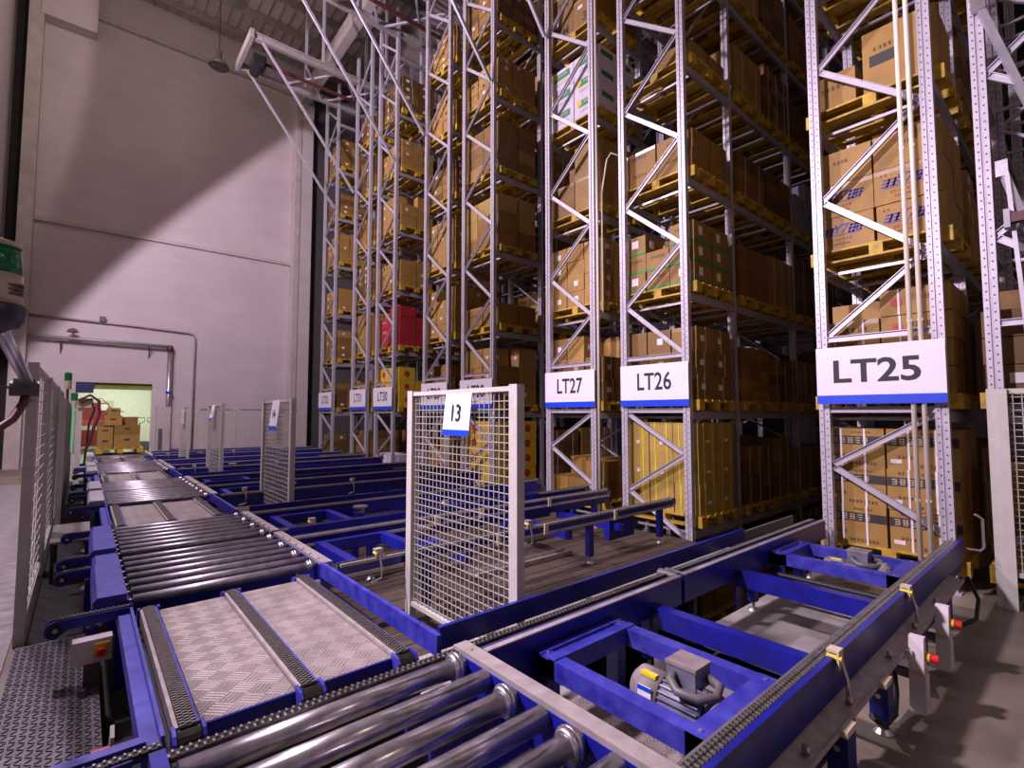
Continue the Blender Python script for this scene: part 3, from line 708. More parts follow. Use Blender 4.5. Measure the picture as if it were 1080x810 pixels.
        for f in (.3, .8): UB('strap', 'strapy', o, x0 + (x1 - x0) * f - .008, x0 + (x1 - x0) * f + .008, y0 - .005, y0, z0, z1)
        UB('paper_label', 'lwhite', o, x0 + .2, x0 + .3, y0 - .006, y0, z0 + .14, z0 + .18)
    elif d == 'wlabel':
        if fr and r.random() < .6: UB('paper_label', 'lwhite', o, x0 - .003, x0, yc - .06, yc + .03, zc - .04, zc + .05)
        if c[0] > 5: UB('paper_label', 'lwhite', o, x0 + .1, x0 + .2, y0 - .003, y0, zc - .03, zc + .05)
        f = r.uniform(.3, .7); UB('strap', 'strapw', o, x0 + (x1 - x0) * f - .005, x0 + (x1 - x0) * f + .005, y0 - .004, y0, z0, z1)
    elif d == 'glogo':
        for sgn in ((1,) if not fr else (0, 1)):
            if sgn == 0:
                UB('green_panel', 'lgreen', o, x0 - .002, x0, y0 + .08, y1 - .10, zc + .0, zc + .12)
                part(MB().cyl((x0, y1 - .1, zc + .08), (x0 - .003, y1 - .1, zc + .08), .06, 14), 'yellow_roundel', 'lyel')
                part(glyphs(MB(), 4, x0 - .004, yc - .03, zc + .075, .05, 8), 'panel_lettering', 'lwhite')
                part(glyphs(MB(), 6, x0 - .002, yc, zc - .07, .05, 20), 'faint_print', 'lcream')
            else: UB('green_panel', 'lgreen', o, x0 + .04, x1 - .12, y0 - .002, y0, zc + .03, zc + .12)
    elif d == '3m' and fr:
        mb = MB(); put_text(mb, '3M', x0 - .002, yc - .05, z0 + H_ * .3, .16, .03, 1.0); part(mb, 'lettering', 'lblack')
        UB('paper_label', 'lwhite', o, x0 - .003, x0, y1 - .2, y1 - .1, zc + .08, zc + .14)
    elif d == 'redspot':
        if fr: part(MB().cyl((x0, yc, zc), (x0 - .002, yc, zc), min(.09, H_ * .3), 12), 'red_mark', 'lred')
        part(MB().cyl(((x0 + x1) / 2, y0, zc), ((x0 + x1) / 2, y0 - .002, zc), min(.08, H_ * .3), 12), 'red_mark', 'lred')
    elif d == 'wtext' and fr:
        part(glyphs(MB(), 4, x0 - .002, yc, zc + .03, .05, 9), 'print', 'lwhite')
    elif d == 'bluetop':
        UB('blue_edge', 'sblue', o, x0 - .002, x1 + .002, y0 - .002, y0 + .02, z1 - .06, z1)
CM = {}
for c in vis:
    dims = tuple(round(v, 2) for v in (c[1] - c[0], c[3] - c[2], c[5] - c[4]))
    cat = 'carton'
    o = newobj('carton', None, None, (c[0], c[2], c[4]))
    bpy.data.objects.remove(o)
    k = (dims, c[6])
    if k not in CM: CM[k] = MB().box(0, dims[0], 0, dims[1], 0, dims[2]).mesh('carton', c[6])
    o = newobj('carton', CM[k], None, (c[0], c[2], c[4]))
    tag(o, c[8], 'carton', c[9])
    c = (c[0], c[0] + dims[0], c[2], c[2] + dims[1], c[4], c[4] + dims[2]) + c[6:]
    decorate(o, c)
mb = MB()
for c in rest: mb.box(*c[:6], m=c[6])
# thin stretch-film creases and straps of the far loads
for c in rest:
    if c[0] > 7.2 and c[7] == 'wlabel':
        f = c[0] + (c[1] - c[0]) * .6; mb.box(f - .006, f + .006, c[2] - .003, c[2], c[4], c[5], m='strapw')
rq = random.Random(5)
for c in rest:
    if c[0] > 6.75 or c[4] < -.5: continue
    yc_ = (c[2] + c[3]) / 2; zc_ = (c[4] + c[5]) / 2
    if rq.random() < .45: mb.box(c[0] - .003, c[0], yc_ - .05, yc_ + .03, zc_ - .03, zc_ + .03, m=rq.choice(['lwhite', 'lblack', 'strapw', 'lcream']))
    if rq.random() < .5: mb.box(c[0] - .002, c[0], yc_ - .022, yc_ + .022, c[4] + .002, c[5] - .002, m='tape')
    if rq.random() < .3: mb.box(c[0] + .12, c[0] + .20, c[2] - .003, c[2], zc_ - .03, zc_ + .04, m='lwhite')
o = mb.build('distant_cartons'); tag(o, 'brown cartons stacked on the farther and higher rack pallets', 'cartons', None, 'stuff')
# ------------------------------------------------------------------ conveyors
ZC = .5225
def chain_part(parent, p, q, w=.05, name='chain', fine=True, rows=2):
    """a roller chain: dark strands with bright link plates standing proud, one part"""
    p, q = Vector(p), Vector(q); L = (q - p).length; d = (q - p) / L
    mb = MB(); mb.bar(p - Vector((0, 0, .008)), q - Vector((0, 0, .008)), w, .014, m='chain')
    a = d.cross(Vector((0, 0, 1))).normalized()
    if fine:
        pt = .021 if rows == 3 else .0254; n = int(L / pt)
        for i in range(n):
            for r in range(rows):
                if rows == 2 and fine != 'all' and i % 2 and r: pass
                c = p + d * ((i + .5 + (.5 if r % 2 else 0)) * pt) + a * (w * ((r + .5) / rows - .5))
                mb.bar(c - a * w * .17, c + a * w * .17, .0065, .008, m='link')
    mb.build(name, None, parent, kind='stuff')
def rollers(t, ya, n, pitch, xa, xb, flange, seg=16, r=.043):
    me = MB().cyl((0, 0, 0), (xb - xa, 0, 0), r, seg).cyl((-.02, 0, 0), (0, 0, 0), .012, 8).mesh('roller', 'roller' if r > .04 else 'rollerf', smooth=True)
    fl = MB().cyl((0, 0, 0), (.018, 0, 0), r * 1.5, seg, r * 1.4).cyl((-.02, 0, 0), (0, 0, 0), r * 1.2, seg, r * 1.5).mesh('flange', 'steel', smooth=True)
    for i in range(n):
        o = newobj('roller', me, t, Vector((xa, ya + i * pitch, ZC - r)) - t.location)
        if flange and (n - 1 - i) % 2 == 0: newobj('flange', fl, o, (xb - xa - .045, 0, 0))
def roller_section(ya, yb, y_first, n, label, detail=True, pitch=.175):
    t = thing('roller_conveyor', label, 'conveyor', (.82, (ya + yb) / 2, 0), 'roller sections of the main line')
    xa, xb = .27, 1.37
    rollers(t, y_first, n, pitch, xa, xb - .012, detail, 18 if ya < 3 else 12, .043 if ya < 3 else .031)
    MB().box(xb, xb + .075, ya, yb, ZC - .012, ZC + .010).build('rail_cap', 'silver', t)
    MB().box(xb - .004, xb + .07, ya, yb, ZC - .19, ZC - .012).build('side_rail', 'blue', t)
    MB().box(xa - .07, xa - .025, ya, yb, ZC - .19, ZC + .01).build('side_rail', 'blue', t)
    if ya > 3:
        cm = 'bluedust' if ya < 7 else 'beam'
        ym = ya + (yb - ya) * .72
        MB().prism([(.08, ZC - .08), (.235, ZC - .08), (.235, ZC + .045), (.10, ZC + .045), (.08, ZC + .02)], 'y', ya + .02, ym - .02).build('drive_cover', cm, t)
        MB().prism([(.09, ZC - .08), (.235, ZC - .08), (.235, ZC + .03), (.11, ZC + .03), (.09, ZC + .01)], 'y', ym + .01, yb - .02).build('drive_cover', cm, t)
        for i in range(6 if ya < 6 else 0):
            yv = ya + .12 + i * (yb - ya - .2) / 6
            MB().lathe((xb + .01, yv, ZC + .010), [(.010, 0), (.010, .01), (.005, .014)], 8).build('bolt', 'silver', t)
    else:
        MB().box(xb + .074, xb + .078, ya, yb, ZC - .15, ZC + .006).build('edge_strip', 'silver', t)
        for yv in (ya + .06, yb - .1): MB().lathe((xb + .035, yv, ZC + .010), [(.006, 0), (.005, .003)], 8).build('rivet', 'gdark', t)
        for i in range(n - 1):
            yv = y_first + (i + .5) * pitch; B('motor_bracket', 'bluedust', t, xb - .35, xb - .01, yv - .02, yv + .02, ZC - .19, ZC - .14)
    for yv in (ya + .1, yb - .1):
        for xx in (xa - .05, xb + .03): MB().box(xx - .03, xx + .03, yv - .03, yv + .03, 0, ZC - .19).build('leg', 'blue', t)
    B('cross_beam', 'blue', t, xa - .03, xb, (ya + yb) / 2 - .03, (ya + yb) / 2 + .03, ZC - .28, ZC - .2)
    return t
def chain_section(ya, yb, label, detail=True):
    t = thing('chain_transfer', label, 'conveyor', (.75, (ya + yb) / 2, 0), 'chain sections of the main line')
    z = ZC - .012
    for xx in (.325, .745, 1.17):
        chain_part(t, (xx, ya, z + .012), (xx, yb, z + .012), .052, fine=detail, rows=3)
        MB().box(xx - .042, xx - .028, ya + .02, yb - .02, z - .05, z + .006).build('chain_guide', 'silver', t)
        MB().box(xx + .028, xx + .038, ya + .02, yb - .02, z - .05, z + .006).build('chain_guide', 'bluedust', t)
        if detail:
            for yv, sg in ((ya, -1), (yb, 1)):
                s = MB()
                for sx in (-.045, .045):
                    prof = [(yv + .03 * -sg, z - .09), (yv + .03 * -sg, z + .01)] + [(yv + sg * .055 * math.sin(a * math.pi / 6), z - .04 + .05 * math.cos(a * math.pi / 6)) for a in range(0, 7)]
                    s.prism(prof, 'x', xx + sx - .006, xx + sx + .006)
                s.build('end_bracket', 'bluedust', t)
                MB().cyl((xx - .035, yv + sg * .005, z - .04), (xx + .035, yv + sg * .005, z - .04), .045, 14).build('sprocket', 'chain', t)
    for xa, xb in ((.372, .698), (.79, 1.122)):
        B('tread_plate', 'tread', t, xa, xb, ya + .03, yb - .03, z - .03, z - .012)
        B('plate_edge', 'blue', t, xa, xb, ya + .02, ya + .032, z - .09, z - .012)
    # fixed channel on the left and blue guard on the right
    MB().prism([(.188, ZC - .10), (.25, ZC - .10), (.25, ZC + .02), (.238, ZC + .02), (.238, ZC - .015), (.188, ZC - .015)], 'y', ya - .05, yb - .02).build('side_channel', 'bluedust', t)
    MB().box(1.335, 1.36, ya - .02, yb + .1, ZC - .07, ZC + .03).build('guard_plate', 'bluedust', t)
    B('base_frame', 'black', t, .27, 1.32, ya + .1, yb - .1, .2, .34)
    for yv in (ya + .15, yb - .15):
        for xx in (.3, 1.25): MB().box(xx - .03, xx + .03, yv - .03, yv + .03, 0, .22).build('leg', 'blue', t)
    B('end_roller', 'steel', t, .3, 1.3, yb + .0, yb + .03, z - .10, z - .05) if detail else None
    return t
LANE = {25: (.89, 1.95)}
for k in range(4):
    LANE[26 + 2 * k] = (3.66 + 4.16 * k, 4.72 + 4.16 * k)
    if k < 3: LANE[27 + 2 * k] = (5.12 + 4.16 * k, 6.18 + 4.16 * k)
roller_section(.78, 2.03, .89, 7, 'foreground roller conveyor with large flanged steel rollers', True)
for k in range(4):
    o = 4.16 * k
    wd = ['nearest the foreground rollers', 'beside the second aisle fence', 'beside the third aisle fence', 'nearest the doorway'][k]
    chain_section(2.14 + o, 3.58 + o, 'chain transfer with tread plates, ' + wd, k < 2)
    if k < 3:
        roller_section(3.74 + o, 4.98 + o, 3.86 + o, 7, 'roller conveyor in line with the LT%d rack' % (26 + 2 * k), True)
        roller_section(5.06 + o, 6.24 + o, 5.16 + o, 7, 'roller conveyor in line with the LT%d rack' % (27 + 2 * k), True)
roller_section(16.2, 18.2, 16.3, 11, 'roller conveyor in line with the LT32 rack under the waiting pallet', False)
def leg(t, x, y, ztop, m='blue', w=.075, d=.06):
    MB().box(x - w / 2, x + w / 2, y - d / 2, y + d / 2, .085, ztop).build('leg', m, t)
    f = MB(); f.cyl((x, y, .03), (x, y, .09), .012, 8); f.lathe((x, y, 0), [(.048, 0), (.048, .008), (.03, .028), (.012, .034)], 14)
    f.build('levelling_foot', 'steel', t, smooth=False)
def sensor(t, x, y, z, m='silver'):
    MB().box(x - .03, x + .03, y - .03, y + .02, z, z + .012).box(x - .03, x + .03, y - .03, y - .02, z - .07, z).build('sensor_bracket', m, t)
    MB().tube([(x, y - .03, z - .03), (x + .01, y - .05, z - .12), (x + .01, y - .05, z - .2), (x - .08, y - .05, z - .22)], .008, 6).build('sensor_arm', 'steel', t)
    MB().cyl((x - .02, y - .04, z - .02), (x - .02, y + .02, z - .02), .012, 8).build('photo_eye', 'lyel', t)
def tail(t, y, x=-.12):
    """left end of a strand beyond the main line: rounded blue side plate, sprocket and chain"""
    pr_ = [(x + .10, ZC - .055), (x + .36, ZC - .05), (x + .36, ZC), ] + [(x + .05 - .046 * math.sin(a * math.pi / 6), ZC - .046 + .046 * math.cos(a * math.pi / 6)) for a in range(0, 7)]
    MB().prism(pr_, 'y', y - .03, y - .018).build('tail_plate', 'blue', t)
    MB().prism(pr_, 'y', y + .018, y + .03).build('tail_plate', 'blue', t)
    MB().cyl((x + .05, y - .034, ZC - .046), (x + .05, y + .034, ZC - .046), .032, 14).build('sprocket', 'chain', t); MB().cyl((x + .05, y - .04, ZC - .046), (x + .05, y - .034, ZC - .046), .012, 8).build('axle', 'steel', t); leg(t, x + .2, y, ZC - .075, w=.05, d=.04)
    chain_part(t, (x + .05, y, ZC + .006), (.24, y, ZC + .006), .034, fine=y < 7)
# --- the LT25 conveyor in the foreground
s1, s2 = LANE[25]
t = thing('chain_conveyor', 'blue double-strand chain conveyor in the foreground leading to the LT25 rack', 'conveyor', (3.6, (s1 + s2) / 2, 0), 'rack conveyors')
XE = 5.86
# far strand, in two lengths with a joint
for xa, xb in ((1.46, 3.12), (3.16, XE)):
    MB().box(xa, xb, s2 - .06, s2 - .005, ZC - .185, ZC - .004).build('strand_beam', 'blue', t)
    MB().box(xa, xb, s2 - .064, s2 - .030, ZC - .004, ZC + .004).build('wear_strip', 'silver', t)
MB().cyl((3.14, s2 - .02, ZC - .03), (3.14, s2 + .12, ZC - .03), .04, 12).cyl((3.22, s2 - .02, ZC - .03), (3.22, s2 + .12, ZC - .03), .03, 12).build('chain_wheel', 'gdark', t)
MB().box(1.46, XE, s2 + .02, s2 + .10, ZC - .07, ZC - .022).build('chain_bed', 'gdark', t)
chain_part(t, (.2, s2 + .06, ZC - .006), (3.1, s2 + .06, ZC - .006), .045, rows=2)
chain_part(t, (3.2, s2 + .06, ZC - .006), (XE, s2 + .06, ZC - .006), .045, rows=2)
MB().box(1.40, 4.72, s2 + .245, s2 + .27, ZC - .085, ZC + .028).build('guide_rail', 'blue', t)
MB().box(4.72, XE, s2 + .245, s2 + .27, ZC - .085, ZC - .0).build('guide_rail', 'gdark', t)
for xx in (1.7, 2.5, 3.4, 4.3, 5.2): MB().box(xx, xx + .05, s2 - .01, s2 + .25, ZC - .13, ZC - .09).build('guide_bracket', 'silver', t)
# near strand
MB().box(1.46, XE, s1 - .07, s1 - .045, ZC - .155, ZC + .012).build('strand_beam', 'blue', t)
MB().box(1.46, XE, s1 - .045, s1 + .05, ZC - .12, ZC - .03).build('chain_bed', 'gdark', t)
chain_part(t, (1.46, s1 - .005, ZC - .008), (XE - .02, s1 - .005, ZC - .008), .052, rows=2)
MB().prism([(s1 - .155, ZC - .195), (s1 - .05, ZC - .165), (s1 - .05, ZC - .155), (s1 - .145, ZC - .182), (s1 - .145, ZC - .17), (s1 - .155, ZC - .17)], 'x', 1.46, 5.2).build('cable_channel', 'silver', t)
MB().box(1.46, XE, s1 - .05, s1 + .0, ZC - .26, ZC - .12).build('lower_beam', 'blue', t)
for xx in (1.9, 2.35, 2.9, 3.4, 4.1): MB().box(xx, xx + .11, s1 - .185, s1 - .155, ZC - .19, ZC - .165).build('channel_clip', 'beige', t)
for xx in (2.1, 2.6, 3.25, 3.8, 4.4): MB().cyl((xx, s1 - .12, ZC - .17), (xx, s1 - .12, ZC - .14), .014, 8).build('bolt', 'steel', t)
for xx in (2.55, 3.16, 3.95, 4.75): leg(t, xx, s1 - .10, ZC - .19, w=.11, d=.08)
for xx in (1.78, 2.78, 4.25, 5.5): leg(t, xx, s2 - .03, ZC - .18, w=.07)
for xx in (2.55, 3.16):
    for zz in (.2, .26): MB().cyl((xx - .062, s1 - .10, zz), (xx - .055, s1 - .10, zz), .012, 8).build('bolt', 'steel', t)
MB().box(1.9, 2.75, s1 - .045, s1 - .035, .10, .34).build('side_cover', 'blue', t)
MB().box(4.3, 4.72, s1 - .06, s1 - .03, .14, .36).build('side_cover', 'blue', t)
for xx in (2.80, 3.93):
    MB().prism([(xx - .04, .29), (xx + .04, .29), (xx + .04, .30), (xx - .028, .30), (xx - .028, .40), (xx + .04, .40), (xx + .04, .41), (xx - .04, .41)], 'y', s1, s2 - .06).build('cross_beam', 'blue', t)
    MB().box(xx - .05, xx + .03, s2 - .065, s2 - .055, .12, .42).build('leg_plate', 'blue', t)
def drive(t, xa, xb, zt):
    ya, yb = s1 + .09, s2 - .07
    MB().box(xa, xa + .075, ya, yb, zt - .09, zt).build('frame_beam', 'bluedust', t)
    MB().box(xb - .075, xb, ya, yb, zt - .09, zt).build('frame_beam', 'bluedust', t)
    MB().prism([(yb - .13, zt - .09), (yb, zt - .09), (yb, zt + .006), (yb - .04, zt + .006), (yb - .04, zt - .008), (yb - .09, zt - .008), (yb - .09, zt + .006), (yb - .13, zt + .006)], 'x', xa, xb).build('frame_channel', 'bluedust', t)
    MB().box(xa, xb, ya, ya + .085, zt - .09, zt + .003).build('frame_channel', 'bluedust', t)
    MB().box(xa + .02, xa + .09, yb - .08, yb, 0.1, zt - .09).build('frame_post', 'blue', t); MB().box(xb - .09, xb - .02, yb - .08, yb, .1, zt - .09).build('frame_post', 'blue', t)
    for zz, xo in ((zt - .16, -.04), (zt - .23, -.09)): MB().cyl((xa + xo, s1, zz), (xa + xo, s2, zz), .02, 10).build('drive_shaft', 'black', t)
    for (a, b) in ((xa + .04, ya + .04), (xb - .04, ya + .04), (xa + .04, yb - .05), (xb - .04, yb - .05)): MB().lathe((a, b, zt), [(.010, 0), (.009, .008), (.004, .01)], 6).build('bolt', 'steel', t)
drive(t, 1.76, 2.40, .435); drive(t, 4.5, 5.08, .445)
def motor(t, x, y, z, sc=1.0):
    """geared motor lying along y, terminal box on top, conduit loop to the box"""
    r = .092 * sc
    m = MB().cyl((x, y + .08, z), (x, y + .21, z), r * .98, 20).cyl((x, y + .21, z), (x, y + .235, z), r * .98, 20, r * .7); mo = m.build('fan_cowl', 'dust', t, smooth=True)
    MB().cyl((x, y - .12, z), (x, y + .08, z), r * .86, 18).build('stator', 'motor', t, smooth=True)
    f = MB()
    for i in range(22):
        a = 2 * math.pi * i / 22; c, s = math.cos(a), math.sin(a)
        f.bar((x + c * r * .9, y - .115, z + s * r * .9), (x + c * r * .9, y + .075, z + s * r * .9), .006, .020, up=(c, 0, s))
    f.build('cooling_fins', 'motor', t, kind='stuff')
    B('terminal_box', 'motor', t, x - .02, x + .11, y - .075, y + .065, z + r * .8, z + r * .8 + .085); B('terminal_lid', 'dust', t, x - .024, x + .114, y - .08, y + .07, z + r * .8 + .085, z + r * .8 + .1)
    MB().tube([(x - .02, y + .03, z + r + .03), (x - .06, y + .02, z + r + .02), (x - .09, y - .03, z + r), (x - .08, y - .12, z + r), (x - .02, y - .17, z + r + .005), (x + .05, y - .15, z + r + .02), (x + .06, y - .09, z + r + .03)], .020, 10).build('conduit_loop', 'gdark', t, smooth=True)
    MB().lathe((x, y - .17, z - .08), [(.085, 0), (.085, .05), (.06, .14), (.03, .17)], 12).build('gear_housing', 'dust', t)
    B('rating_plate', 'lwhite', t, x - r - .003, x - r + .003, y + .10, y + .17, z - .05, z + .05)
    B('rating_plate_stripe', 'sblue', t, x - r - .004, x - r - .002, y + .10, y + .17, z + .03, z + .05); B('rating_plate_stripe', 'sblue', t, x - r - .004, x - r - .002, y + .10, y + .17, z - .05, z - .035)
    B('warning_label', 'lyel', t, x - r * .62, x - r * .30, y + .10, y + .18, z + r * .83, z + r * .95 + .004)
mt = thing('geared_motor', 'grey geared motor with black conduit loop inside the foreground drive frame', 'motor', (2.07, 1.28, .3)); motor(mt, 2.07, 1.26, .34)
mt = thing('geared_motor', 'small grey geared motor in the drive frame closest to the LT25 rack', 'motor', (4.8, 1.3, .3)); motor(mt, 4.82, 1.33, .36, .7)
sensor(t, 2.62, s1 - .06, ZC + .03, 'beige'); sensor(t, 3.9, s1 - .06, ZC + .03, 'beige')
MB().tube([(XE - .1, s1 - .1, ZC - .05), (XE - .05, s1 - .18, ZC - .06), (XE, s1 - .2, ZC - .04), (XE, s1 - .2, ZC + .2), (XE - .05, s1 - .16, ZC + .24)], .010, 6).build('sensor_arm', 'steel', t)
MB().tube([(3.0, s1 - .1, .14), (3.1, s1 - .12, .07), (3.3, s1 - .12, .05), (3.42, s1 - .1, .1), (3.46, s1 - .08, .3)], .018, 8).build('hose', 'black', t, smooth=True)
MB().tube([(3.7, s1 - .1, .12), (3.85, s1 - .12, .05), (4.0, s1 - .12, .08), (4.04, s1 - .1, .3)], .018, 8).build('hose', 'black', t, smooth=True)
MB().tube([(5.4, s1 - .15, ZC - .2), (5.45, s1 - .2, .15), (5.3, s1 - .2, .04), (5.0, s1 - .15, .05)], .014, 8).build('hose', 'black', t, smooth=True)
tail(t, s2 + .12, -.2); tail(t, s1, -.2); MB().box(-.16, .2, s2 + .155, s2 + .2, ZC - .05, ZC + .012).build('tail_cover', 'bluedust', t)
MB().box(1.40, 1.46, s2 - .2, s2 + .1, ZC - .25, ZC - .19).build('joint_plate', 'blue', t)
for i, xx in enumerate((3.45, 4.12)):
    e = thing('control_box', ['cream control box with red stop button, nearer of the two under the conveyor', 'cream control box with red stop button, farther of the two under the conveyor'][i], 'control box', (xx, s1 - .09, .06), 'control boxes under the foreground conveyor')
    MB().prism([(xx - .055, .05), (xx + .055, .05), (xx + .04, .24), (xx - .04, .24)], 'y', s1 - .235, s1 - .165).build('body', 'box', e); MB().prism([(xx - .04, .26), (xx + .04, .26), (xx + .022, .43), (xx - .022, .43)], 'y', s1 - .23, s1 - .165).build('head', 'box', e); MB().box(xx - .042, xx + .042, s1 - .232, s1 - .165, .24, .26).build('band', 'beige', e); MB().box(xx - .02, xx + .02, s1 - .165, s1 - .05, .2, .24).build('bracket', 'gdark', e)
    MB().cyl((xx + .01, s1 - .25, .33), (xx + .01, s1 - .23, .33), .026, 12).build('button_collar', 'lyel', e); MB().cyl((xx + .01, s1 - .285, .33), (xx + .01, s1 - .25, .33), .023, 12).build('stop_button', 'estop', e)
# --- the other lanes
for n in range(26, 33):
    a, b = LANE[n]
    t = thing('chain_conveyor', 'blue double-strand chain conveyor leading to the LT%d rack' % n, 'conveyor', (3.6, (a + b) / 2, 0), 'rack conveyors')
    near = n == 26
    for yv in (a, b):
        MB().box(1.46, XE, yv - .03, yv + .02, ZC - (.10 if near and yv == a else .19), ZC - .012).build('strand_beam', 'blue', t)
        MB().box(1.46, XE, yv - .04, yv - (.02 if near else .028), ZC - .018, ZC + .004).build('wear_strip', 'silver', t)
        if near: MB().box(1.46, XE, yv - .048, yv - .03, ZC - .10, ZC - .075).build('wear_strip', 'silver', t)
        MB().box(1.46, XE, yv - .02, yv + .05, ZC - .03, ZC - .004).build('chain_bed', 'gdark', t)
        chain_part(t, (1.46, yv + .01, ZC + .004), (XE, yv + .01, ZC + .004), .035, fine=near)
        for xx in (2.2, 4.22, 5.55): leg(t, xx, yv - .01, ZC - .10)
        MB().cyl((XE - .02, yv - .04, ZC - .04), (XE - .02, yv + .05, ZC - .04), .05, 12).build('end_sprocket', 'gdark', t)
        if n < 32: tail(t, yv)
        if near:
            for xx in (2.9, 3.5, 4.6): MB().box(xx, xx + .05, yv - .06, yv - .045, ZC - .10, ZC + .01).build('joint_clamp', 'beige', t)
    MB().box(1.5, 4.7, b + .23, b + .255, ZC - .13, ZC + .03).build('guide_rail', 'blue', t)
    for xx in (1.6, 2.6, 3.6, 4.6): MB().box(xx, xx + .04, b, b + .23, ZC - .1, ZC - .075).build('guide_bracket', 'blue', t)
    for xx in (2.6, 3.9): MB().box(xx, xx + .06, a, b, ZC - .22, ZC - .12).build('cross_beam', 'blue', t)
    MB().box(4.72, 5.2, a + .12, a + .2, .14, .38).build('drive_box', 'blue', t)
    MB().box(4.8, 4.86, a, b, .25, .33).build('cross_beam', 'blue', t)
    MB().box(1.62, 2.3, a + .1, a + .17, ZC - .14, ZC - .05).box(1.62, 2.3, b - .17, b - .1, ZC - .14, ZC - .05).box(1.62, 1.70, a + .17, b - .17, ZC - .14, ZC - .05).box(2.22, 2.3, a + .17, b - .17, ZC - .14, ZC - .05).build('drive_frame', 'blue', t)
    if n % 2 == 0 or n == 27:
        for xx in (1.75, 3.3): sensor(t, xx, a - .03, ZC + .06)
        MB().lathe((2.6, b - .3, ZC - .1), [(.05, 0), (.05, .05), (.09, .06), (.09, .08), (.02, .09)], 10).build('sensor_reflector', 'steel', t)
t = thing('cover_strip', 'loose pale metal strip lying on the platform under the LT26 conveyor', 'strip', (3.7, 4.1, 0)); MB().prism([(4.02, .004), (4.16, .004), (4.16, .05), (4.15, .05), (4.15, .014), (4.03, .014), (4.03, .05), (4.02, .05)], 'x', 3.0, 4.35).build('strip', 'silver', t); B('end_tab', 'silver', t, 2.98, 3.0, 4.04, 4.14, .004, .03)
# ------------------------------------------------------------------ fences
def fence_panel(label, axis, c, a, b, z0, z1, group, step=.05, pw=.06, wr=.0032, zf=0.0, zmid=None, rail='fence', vstep=None):
    """welded mesh panel; axis 'y': plane x=c from y=a to b, axis 'x': plane y=c from x=a to b"""
    P = (lambda u, z: (c, u, z)) if axis == 'y' else (lambda u, z: (u, c, z))
    t = thing('fence_panel', label, 'fence', (*P((a + b) / 2, zf)[:2], zf), group)
    for u in (a, b):
        if axis == 'y': MB().box(c - .03, c + .03, u - pw / 2, u + pw / 2, zf, z1 + .01).build('post', 'fence', t)
        else: MB().box(u - pw / 2, u + pw / 2, c - .03, c + .03, zf, z1 + .01).build('post', 'fence', t)
    for z in (z0, z1 - .03):
        if axis == 'y': MB().box(c - .02, c + .02, a + pw / 2, b - pw / 2, z, z + .03).build('rail', rail, t)
        else: MB().box(a + pw / 2, b - pw / 2, c - .02, c + .02, z, z + .03).build('rail', rail, t)
    mb = MB(); u = a + pw / 2 + step / 2
    while u < b - pw / 2:
        mb.bar(P(u, z0), P(u, z1), wr * 2, wr * 2); u += vstep or step
    z = z0 + step
    while z < z1: mb.bar(P(a, z), P(b, z), wr * 2, wr * 2); z += step
    mb.build('wire_mesh', 'wire', t, kind='stuff'); return t
struct(MB().box(1.5, 2.35, 2.0, 2.82, -.12, 0.0).build('floor_bridge', 'kerb'))
XF = 2.0
fence_panel('nearest white mesh fence panel, its board reading 13', 'y', XF, 2.30, 3.56, .14, 1.79, 'aisle fence panels', .052, .075, .0025)
fence_panel('second white mesh fence panel, between the LT27 and LT28 conveyors', 'y', XF, 6.58, 7.86, .14, 1.80, 'aisle fence panels', .06, .07)
fence_panel('third white mesh fence panel, between the LT29 and LT30 conveyors', 'y', XF, 10.75, 12.05, .14, 1.80, 'aisle fence panels', .07, .07)
fence_panel('white mesh aisle fence panel nearest the doorway', 'y', XF, 14.75, 15.95, .14, 1.80, 'aisle fence panels', .08, .07)
def number_board(txt, lab, y, z1, tilt, w=.34, h=.29):
    t = thing('number_board', lab, 'sign', (XF - .05, y, z1 - h), 'fence number boards')
    x = XF - .045
    MB().add([(x, y + w / 2 - .03, z1), (x, y - w / 2, z1), (x - tilt, y - w / 2 + .02, z1 - h), (x - tilt, y + w / 2, z1 - h), (x + .006, y + w / 2 - .03, z1), (x + .006, y - w / 2, z1), (x - tilt + .006, y - w / 2 + .02, z1 - h), (x - tilt + .006, y + w / 2, z1 - h)], [(0, 3, 2, 1), (4, 5, 6, 7), (0, 1, 5, 4), (1, 2, 6, 5), (2, 3, 7, 6), (3, 0, 4, 7)]).build('board', 'white', t)
    s = .14
    MB().add([(x - tilt * (1 - s) - .003, y + w / 2 - .003, z1 - h * (1 - s)), (x - tilt * (1 - s) - .003, y - w / 2 + .018, z1 - h * (1 - s)), (x - tilt - .003, y - w / 2 + .02, z1 - h), (x - tilt - .003, y + w / 2, z1 - h)], [(0, 3, 2, 1)]).build('stripe', 'sblue', t)
    mb = MB(); put_text(mb, txt, x - tilt * .55 - .004, y - .0, z1 - h * .46, .12, .014, .85, .1); mb.build('lettering', 'ink', t)
number_board('13', 'white board reading 13 hung on the nearest mesh fence panel', 2.87, 1.76, .015); number_board('14', 'tilted white board hung on the second mesh fence panel', 7.15, 1.80, .04, .36, .40); number_board('15', 'small white board hung on the third mesh fence panel', 11.4, 1.78, .05)
t = thing('number_board', 'blank-looking small white board on the fence nearest the doorway', 'sign', (XF - .05, 15.3, 1.3)); B('board', 'white', t, XF - .06, XF - .045, 15.2, 15.5, 1.35, 1.76)
